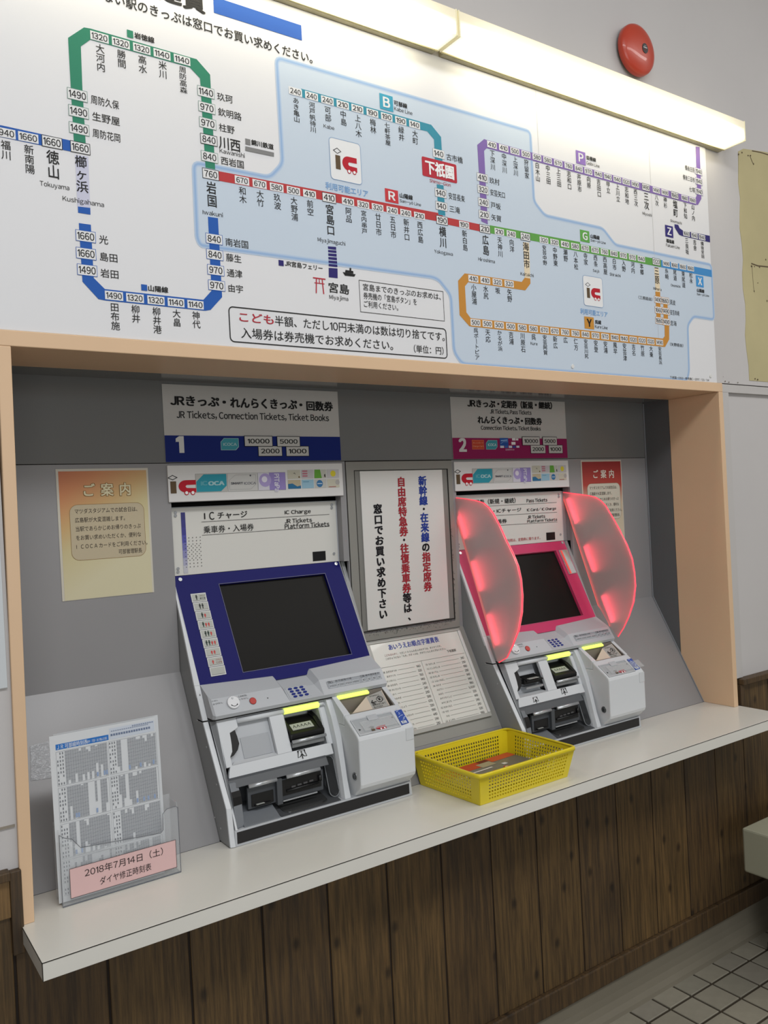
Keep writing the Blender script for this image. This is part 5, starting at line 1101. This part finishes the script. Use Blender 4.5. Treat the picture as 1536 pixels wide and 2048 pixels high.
    m = MB().prism([f.p(.562, fs(.60), 0), f.p(.668, fs(.60), 0), f.p(.662, fs(.53), -.04), f.p(.568, fs(.53), -.04)], f.N*-.002); mk(m, 'sill', white_g)
    # yen / ticket pictograms under the slots
    P = Print(f)
    def yen(u, v, s_=1.0, y=True):
        w = .0105*s_; h = .0075*s_
        P.poly('262626', [(u-w*.75, v+h), (u-w*.55, v+h), (u-w*1.0, v-h), (u-w*1.12, v-h)], .0012); P.poly('262626', [(u+w*.75, v+h), (u+w*.55, v+h), (u+w*1.0, v-h), (u+w*1.12, v-h)], .0012)
        P.poly('262626', [(u-w*.95, v+h), (u-w*.55, v+h), (u-w*.9, v+h*.2)], .0012); P.poly('262626', [(u+w*.95, v+h), (u+w*.9, v+h*.2), (u+w*.55, v+h)], .0012)
        P.line('262626', [(u-w*1.1, v-h), (u-w*.35, v-h*.8)], .0009, .0012); P.line('262626', [(u+w*1.1, v-h), (u+w*.35, v-h*.8)], .0009, .0012); P.line('262626', [(u-w*.6, v+h), (u+w*.6, v+h)], .0007, .0012)
        P.line('262626', [(u, v-h*1.6), (u, v-h*.1)], .0022, .0012); P.line('262626', [(u-w*.45, v-h*.9), (u, v-h*.05), (u+w*.45, v-h*.9)], .0020, .0012)
        if y: P.fit('¥', '262626', u-.0028, v+h*.1, u+.0028, v+h*.85, .02, .0012)
    c = f.px(*z4m(440, 712)); yen(c[0], c[1])
    if kind == 'pink': yen(.4760, fs(.665), .85, False)
    pr(P, 'slot_pictogram', fas)
    # ---- dark pocket with the ticket and change outlets
    m = MB().box(.4105, .6960, .150, .156, .030, .150); mk(m, 'pocket_back', dark_g)
    hood = [(.0990, .1300), (.0945, .1260), (.0850, .1110), (.1000, .1060), (.150, .1150), (.150, .1330)]
    m = MB().prof(.4060, .6480, hood); mk(m, 'pocket_hood', dark_g, bevel=.001)
    bars = [(.4480, .5145), (.5390, .6235)]
    for a, b in bars: mk(MB().tube([(a, .0850, .1075), (b, .0850, .1075)], .0046, 12), 'outlet_bar', alu, smooth=True)
    mk(MB().prof(.4480, .6350, [(.092, .1020), (.092, .0560), (.100, .0560), (.100, .1040)]).box(.5135, .5265, .082, .1, .052, .108), 'outlet_frame', mat('outlet_grey', '45484c', .4), bevel=.001)
    mk(MB().box(.4560, .5080, .0900, .0940, .0600, .0860), 'ticket_outlet', blk); mk(MB().box(.462, .500, .085, .0915, .0600, .0640), 'outlet_lip', blk, bevel=.001); mk(MB().box(.4650, .4840, .0845, .0900, .0641, .0648), 'outlet_label', mat('label_pale', 'a9aba6', .4))
    mk(MB().box(.5300, .6290, .0905, .0940, .0660, .1000), 'note_outlet', blk)
    m = MB()
    for k in range(4): m.box(.5520+k*.0150, .5620+k*.0150, .0880, .0905, .0800+k*.0008, .0835+k*.0008)
    mk(m, 'outlet_rollers', mat('roller_mid', '4a4a4b', .4), kind='stuff'); mk(MB().tube([(.540, .0890, .0755), (.620, .0890, .0770)], .0030, 8).tube([(.6245, .0885, .080), (.6245, .0885, .092)], .0045, 8), 'outlet_shaft', blk, smooth=True)
    mk(MB().tube([(.5265, .0820, .0580), (.6120, .0820, .0580)], .0018, 8), 'tray_bar', alu)
    m = MB().prof(.4230, .5080, [(.0600, .0350), (.0980, .0520), (.1500, .0560), (.1500, .0330), (.0600, .0330)]); mk(m, 'ticket_tray', mat('tray_grey', '6b6f74', .45), bevel=.001)
    m = MB(); fF = Frame((0, .105, .046), (0, .92, .28)); o = rrect(.5150, -.045, .6420, .012, .016, 6); fF2 = fr((.150, .0530), (.0600, .0345)); mk(MB().poly(fF2, [(.5100, -.092), (.6600, -.092), (.6600, 0), (.5100, 0)], 0, .002), 'tray_floor', mat('tray_dark', '45474a', .4))
    mk(MB().poly(fF2, rrect(.5220, -.087, .6350, -.022, .018, 6), .0016, .0012), 'change_tray', steel, bevel=.0008)
    # rounded block at the left end of the pocket
    cv_ = [(.0610, .0340), (.0690, .0800), (.0760, .1030), (.0870, .1230), (.150, .1280), (.150, .0340)]
    mk(MB().loft([(.4050, y, z) for y, z in cv_], [(.4270, y+.006, z*.985) for y, z in cv_]), 'tray_cheek', mat('cheek_grey', '74787d', .45), bevel=.002)
    cb = [(.0690, .0815), (.0740, .1000), (.0775, .1030)]
    m = MB().add([(.4048, y-.0012, z) for y, z in ((.0695, .0800), (.0738, .0960), (.0790, .1070))]+[(.4272, y+.0048, z*.985) for y, z in ((.0695, .0800), (.0738, .0960), (.0790, .1070))], [(0, 3, 4, 1), (1, 4, 5, 2)]); mk(m, 'cheek_band', blk)
    # smoked clear cup
    m = MB(); fC = Frame((0, .0680, .0), (0, .40, .92)); cap = []
    uc, w_ = .6610, .0125
    for k in range(13): a = pi*k/12; cap.append((uc+w_*cos(a), .118+w_*sin(a)))
    for k in range(13): a = pi+pi*k/12; cap.append((uc-.004+w_*cos(a), .052+w_*sin(a)))
    mk(MB().poly(fC, cap, .006, .010), 'clear_cup', glass_d, bevel=.0015)
    mk(MB().tube([fC.p(u, v, .0065) for u, v in cap+[cap[0]]], .0009, 6), 'cup_rim', mat('cup_rim', '8d9194', .1, alpha=.8))
    # white rib between pocket and coin unit
    rib = [(.1500, .2460), (.1290, .2080), (.1080, .1600), (.0900, .1080), (.0780, .0700), (.0620, .0330)]
    wl = [(.6800, .7050), (.6810, .7060), (.6790, .7010), (.6760, .6960), (.6735, .6930), (.6680, .6900)]
    m = MB(); vs = []
    for (y, z), (a, b) in zip(rib, wl): vs += [(a, y+.010, z), (a+.003, y-.003, z), (b-.004, y-.003, z), (b, y+.010, z), (b, .15, z), (a, .15, z)]
    fsx = []
    for i in range(5):
        for k in range(6): fsx.append((i*6+k, i*6+(k+1) % 6, (i+1)*6+(k+1) % 6, (i+1)*6+k))
    m.add(vs, fsx+[tuple(range(6)), tuple(range(30, 36))]); mk(m, 'rib', white_g, bevel=.0012)
    # ---- coin unit
    x0, x1 = .6975, .8530
    fr_p = [(.0915, .2130), (.0400, .1758), (.0345, .1700), (.0320, .1640), (.0320, .0640), (.0350, .0560), (.0650, .0300), (.0750, .0270), (.1400, .0270), (.1400, .1900), (.0915, .1900)]
    sd = [(.0915, .1900), (.0915, .2130), (.1420, .2485), (.1600, .2485), (.1600, .1900)]
    cn = mk(MB().prof(x0, x1, fr_p), 'coin_unit', white_g, bevel=.0035)
    def hopper_wall(a0, a1, b0, b1):  # slight flare from front to back
        q_ = [(b0, .0915, .19), (b0, .0915, .2130), (a0, .1420, .2485), (a0, .1420, .19)]; r_ = [(b1, .0915, .19), (b1, .0915, .2130), (a1, .1420, .2485), (a1, .1420, .19)]
        return MB().loft(q_, r_)
    mk(hopper_wall(x0, .7105, x0, .7150), 'hopper_side', white_g, cn, bevel=.0008); mk(hopper_wall(.8395, x1, .8430, x1), 'hopper_side', white_g, cn, bevel=.0008)
    hm = mat('hopper_taupe', '7d756c', .45); mk(MB().prof(.7105, .8430, [(.0930, .2000), (.0930, .1985), (.1420, .2020), (.1420, .2035)]).box(.7100, .8400, .1385, .1400, .200, .2470), 'hopper_floor', hm, cn)
    mk(MB().prof(.7104, .7118, [(.0925, .198), (.0925, .2120), (.1400, .2460), (.1400, .198)]), 'hopper_lining', hm, cn); mk(MB().prof(.8395, .8410, [(.0925, .198), (.0925, .2120), (.1400, .2460), (.1400, .198)]), 'hopper_lining', hm, cn); mk(MB().box(.7120, .8400, .0918, .0930, .198, .2125), 'hopper_lining', hm, cn)
    kf = KTP; Lk = Vector((0, .108, .078)).length
    mk(MB().slab(kf, .7098, .7975, -.010, -.0005, -.004, .0012), 'slot_lamp', lampy, cn, bevel=.001)
    w = [kf.px(*z5m(*p)) for p in ((490, 590), (680, 380), (900, 290), (1022, 520), (780, 575), (512, 640))]
    dp = lambda p, d: kf.p(p[0], p[1], d)
    m = MB(); m.add([dp(w[0], -.010), dp(w[1], -.002), dp(w[4], -.002), dp(w[5], -.012)]+[dp(w[0], -.02), dp(w[1], -.02), dp(w[4], -.02), dp(w[5], -.02)], [(0, 3, 2, 1), (0, 1, 5, 4), (1, 2, 6, 5), (2, 3, 7, 6), (3, 0, 4, 7), (4, 5, 6, 7)])
    mk(m, 'coin_guide', mat('guide_beige', 'cfc0ae', .45), cn)
    m = MB().poly(kf, [w[4], w[3], w[2], w[1]], -.002, .004); mk(m, 'guide_label', mat('guide_grey', 'a5a49f', .4), cn); mk(MB().line(kf, [w[2], w[3]], .0022, -.0015), 'guide_edge', mat('guide_beige', 'cfc0ae', .45), cn)
    P = Print(kf); cx, cy = kf.px(*z5m(868, 425))
    for k in range(3): P.line('232323', [(cx+.0035*k*.75+.0068*cos(a), cy+.0016*k+.0078*sin(a)) for a in [2*pi*i/20 for i in range(20)]], .0010, -.0012+k*-.0002, True)
    P.disk('aaa9a4', cx, cy, .0065, -.0008); P.fit('¥', '232323', cx-.0035, cy-.0045, cx+.0035, cy+.0045, .03, -.0002)
    a = kf.px(*z5m(755, 470)); b = kf.px(*z5m(820, 445)); P.line('232323', [(a[0]+.001, a[1]-.001), (b[0], b[1]-.003)], .0022, -.0008); P.line('232323', [(a[0]+.006, a[1]+.0055), (a[0], a[1]-.001), (a[0]+.008, a[1]-.0075)], .0022, -.0006)
    a = kf.px(*z5m(785, 530)); b = kf.px(*z5m(962, 470)); P.fit('硬貨はまとめて', '2f2f2f', a[0], a[1]+.0015, b[0], a[1]+.0075, .006, -.0008); a = kf.px(*z5m(800, 556)); P.fit('投入できます', '2f2f2f', a[0], a[1]+.000, a[0]+.026, a[1]+.0055, .006, -.0008)
    a = kf.px(*z5m(722, 390)); P.horz('硬币硬幣동전', '55544f', a[0]+.001, a[1]+.0012, .0048, .0042, 0, -.0008)
    pr(P, 'guide_print', cn)
    # card rest
    cr_ = [kf.px(*z5m(*p)) for p in ((590, 1015), (1185, 862), (1050, 612), (452, 745))]
    cu0, cu1 = .7035, .8190; cv0, cv1 = -Lk*1.0+.006, -Lk*.595
    mk(MB().slab(kf, cu0, cu1, cv0, cv1, -.004, .0006), 'card_rest', mat('card_rest_grey', 'a4a8ab', .35), cn, bevel=.0006)
    rim_ = MB(); rim_.ring(kf, [(cu0, cv0), (cu1, cv0), (cu1, cv1), (cu0, cv1)], [(cu0+.003, cv0+.004), (cu1-.003, cv0+.003), (cu1-.003, cv1-.003), (cu0+.003, cv1-.003)], .0022, .0022); mk(rim_, 'card_rest_rim', light_g, cn, bevel=.0006)
    mk(MB().slab(kf, .7480, .7760, cv1-.013, cv1+.002, .0005, .0034), 'card_stop', light_g, cn, bevel=.0012)
    if kind == 'blue' or kind == 'pink':
        mk(MB().slab(kf, cu0+.018, cu1-.005 if kind == 'blue' else .866, cv0+.008, cv1-.012, .0030, .0052), 'clear_cover', clearp, cn, bevel=.0012)
    P = Print(kf); a = kf.px(*z5m(748, 905)); b = kf.px(*z5m(935, 790)); ic_logo(P, a[0], a[1], b[0], b[1], .0012)
    for (u, v, s_) in ((.7135, -Lk*.83, 1), (.8120, -Lk*.72, -1)): P.poly('2b2b2b', [(u-.0025*s_, v+.0028), (u-.0025*s_, v-.0028), (u+.003*s_, v)], .0012)
    pr(P, 'card_mark', cn)
    bs = [(.8225, cv0+.003), (.8445, cv0+.005), (.8485, cv1-.001), (.8290, cv1-.001)]
    mk(MB().poly(kf, bs, .0022, .0018), 'blue_sticker', mat('sticker_blue', '2f4ea0', .35), cn); P = Print(kf)
    P.rect('c9ced6', .8255, cv0+.0055, .8400, cv0+.0135, .0028); P.fit('IC', '3a4a6a', .8290, cv0+.0070, .8370, cv0+.0125, .01, .0032)
    r_ = random.Random(5)
    for k in range(9): u = .8265+r_.random()*.012; v = cv0+.017+k*.0042; P.line('b9c6e0', [(u, v), (u+.004+r_.random()*.004, v+.003*r_.random())], .0014, .0028)
    pr(P, 'sticker_print', cn)
    ff = KFR; mk(MB().slab(ff, .8285, .8505, .140-.170, .168-.170, 0, .0012), 'white_sticker', mat('sticker_white', 'c5c8cb', .35), cn, bevel=.0004)
    fl = Frame((x0-.0002, 0, 0), (0, 0, 1), (0, -1, 0)); lu, lv = -.0560, .0800
    mk(MB().disk(fl, lu, lv, .0088, .0014, .0014, 24, .0095), 'lock_ring', mat('lock_steel', '8d8f90', .25, metal=.7), cn, bevel=.0008); mk(MB().disk(fl, lu, lv, .0062, .0036, .002, 20, .0068), 'lock', mat('lock_grey', '55585a', .3, metal=.5), cn, bevel=.0006); mk(MB().slab(fl, lu-.0008, lu+.0008, lv-.0035, lv+.0035, .0034, .0040), 'keyhole', blk, cn)
    # ---- base with black kick strip
    mk(MB().box(.3985, .8530, .0552, .1500, .0004, .0335), 'base', light_g, bevel=.001)
    m = MB(); fb = Frame((0, .0551, 0)); m.add([(.4030, .0538, .0060), (.8460, .0538, .0060), (.8460, .0538, .0300), (.4030, .0538, .0300)]+[(.4030, .056, .0060), (.8460, .056, .0060), (.8460, .056, .0300), (.4030, .056, .0300)], [(0, 1, 2, 3), (4, 7, 6, 5), (0, 4, 5, 1), (1, 5, 6, 2), (2, 6, 7, 3), (3, 7, 4, 0)]); mk(m, 'kick_strip', mat('kick_black', '1c1b1c', .5), bevel=.0008)
    m = MB()
    for (y, z) in ((.155, .19), (.11, .12), (.175, .30), (.10, .03), (.20, .24), (.13, .045)): m.disk(Frame((.3867, 0, 0), (0, 0, 1), (0, -1, 0)), -y, z, .0022, .0012, .0012, 10)
    mk(m, 'side_rivet', mat('rivet_grey', '9a9b9c', .4), kind='stuff')
    # ---- lit privacy shields
    if kind == 'pink':
        prf = {0: [(.300, .706), (.250, .7005), (.205, .694), (.172, .686), (.150, .672), (.134, .655), (.110, .620), (.090, .585), (.066, .548), (.049, .515), (.041, .480), (.039, .440), (.044, .395), (.060, .345), (.084, .305), (.110, .268), (.143, .2510), (.158, .287), (.205, .418), (.253, .547), (.300, .670)],
               1: [(.318, .708), (.250, .6990), (.205, .692), (.180, .686), (.160, .675), (.143, .659), (.118, .622), (.095, .586), (.070, .540), (.054, .500), (.048, .460), (.047, .420), (.056, .372), (.076, .328), (.098, .292), (.121, .2630), (.1475, .2920), (.190, .354), (.250, .520), (.311, .690)]}
        shm = shield_mat(); edm = mat('red_lit_edge', 'ff4a5a', .4, emit=1.1); edb = mat('red_lit_back', 'ff5a50', .4, emit=1.6)
        for sd_ in (0, 1):
            xs = .3810 if sd_ == 0 else .8470; TH = .0090 if sd_ == 0 else .0080
            pts = [(xs, y, z) for y, z in prf[sd_]]; n = len(pts); nb = 17 if sd_ == 0 else 16
            sh = mk(MB().prism(pts, (TH, 0, 0)), 'privacy_shield', shm)
            mk(MB().tube([(xs+TH/2, y, z) for y, z in prf[sd_][:nb]], .0021, 8), 'lit_edge', edm, sh)
            bk_ = [prf[sd_][nb]]+prf[sd_][nb+1:]+[prf[sd_][0]]
            mk(MB().tube([(xs+TH/2, y+.001, z) for y, z in bk_], .0026, 8), 'led_strip', edb, sh)
            a = Vector(prf[sd_][nb]); b = Vector(prf[sd_][-1]); e = (b-a).normalized(); nrm = Vector((-e.y, e.x))  # points towards the room
            if nrm.x > 0: nrm = -nrm
            for q_ in (.12, .50, .88):
                p = a*(1-q_)+b*q_+nrm*.004
                l = bpy.data.lights.new('led', 'AREA'); l.shape = 'RECTANGLE'; l.size = .085*S; l.size_y = .006*S; l.energy = LED; l.color = (1, .06, .10); l.spread = 1.1
                lo = bpy.data.objects.new('led', l); COL.objects.link(lo)
                zax = Vector((0, -nrm.x, -nrm.y)); xax = Vector((0, e.x, e.y)); yax = zax.cross(xax)
                Mx = Matrix((xax, yax, zax)).transposed().to_4x4(); Mx.translation = W((xs+ox+TH/2, p.x, p.y)); lo.matrix_world = Mx
    return t
machine(0, 'blue', 'left ticket machine with dark blue screen surround and passenger keys')
machine(.845, 'pink', 'right ticket machine with pink screen surround and red lit privacy shields')

# tidy up helper data
for o in list(COL.objects):
    if '_o' in o.keys(): del o['_o']
bpy.data.objects.remove(_to)
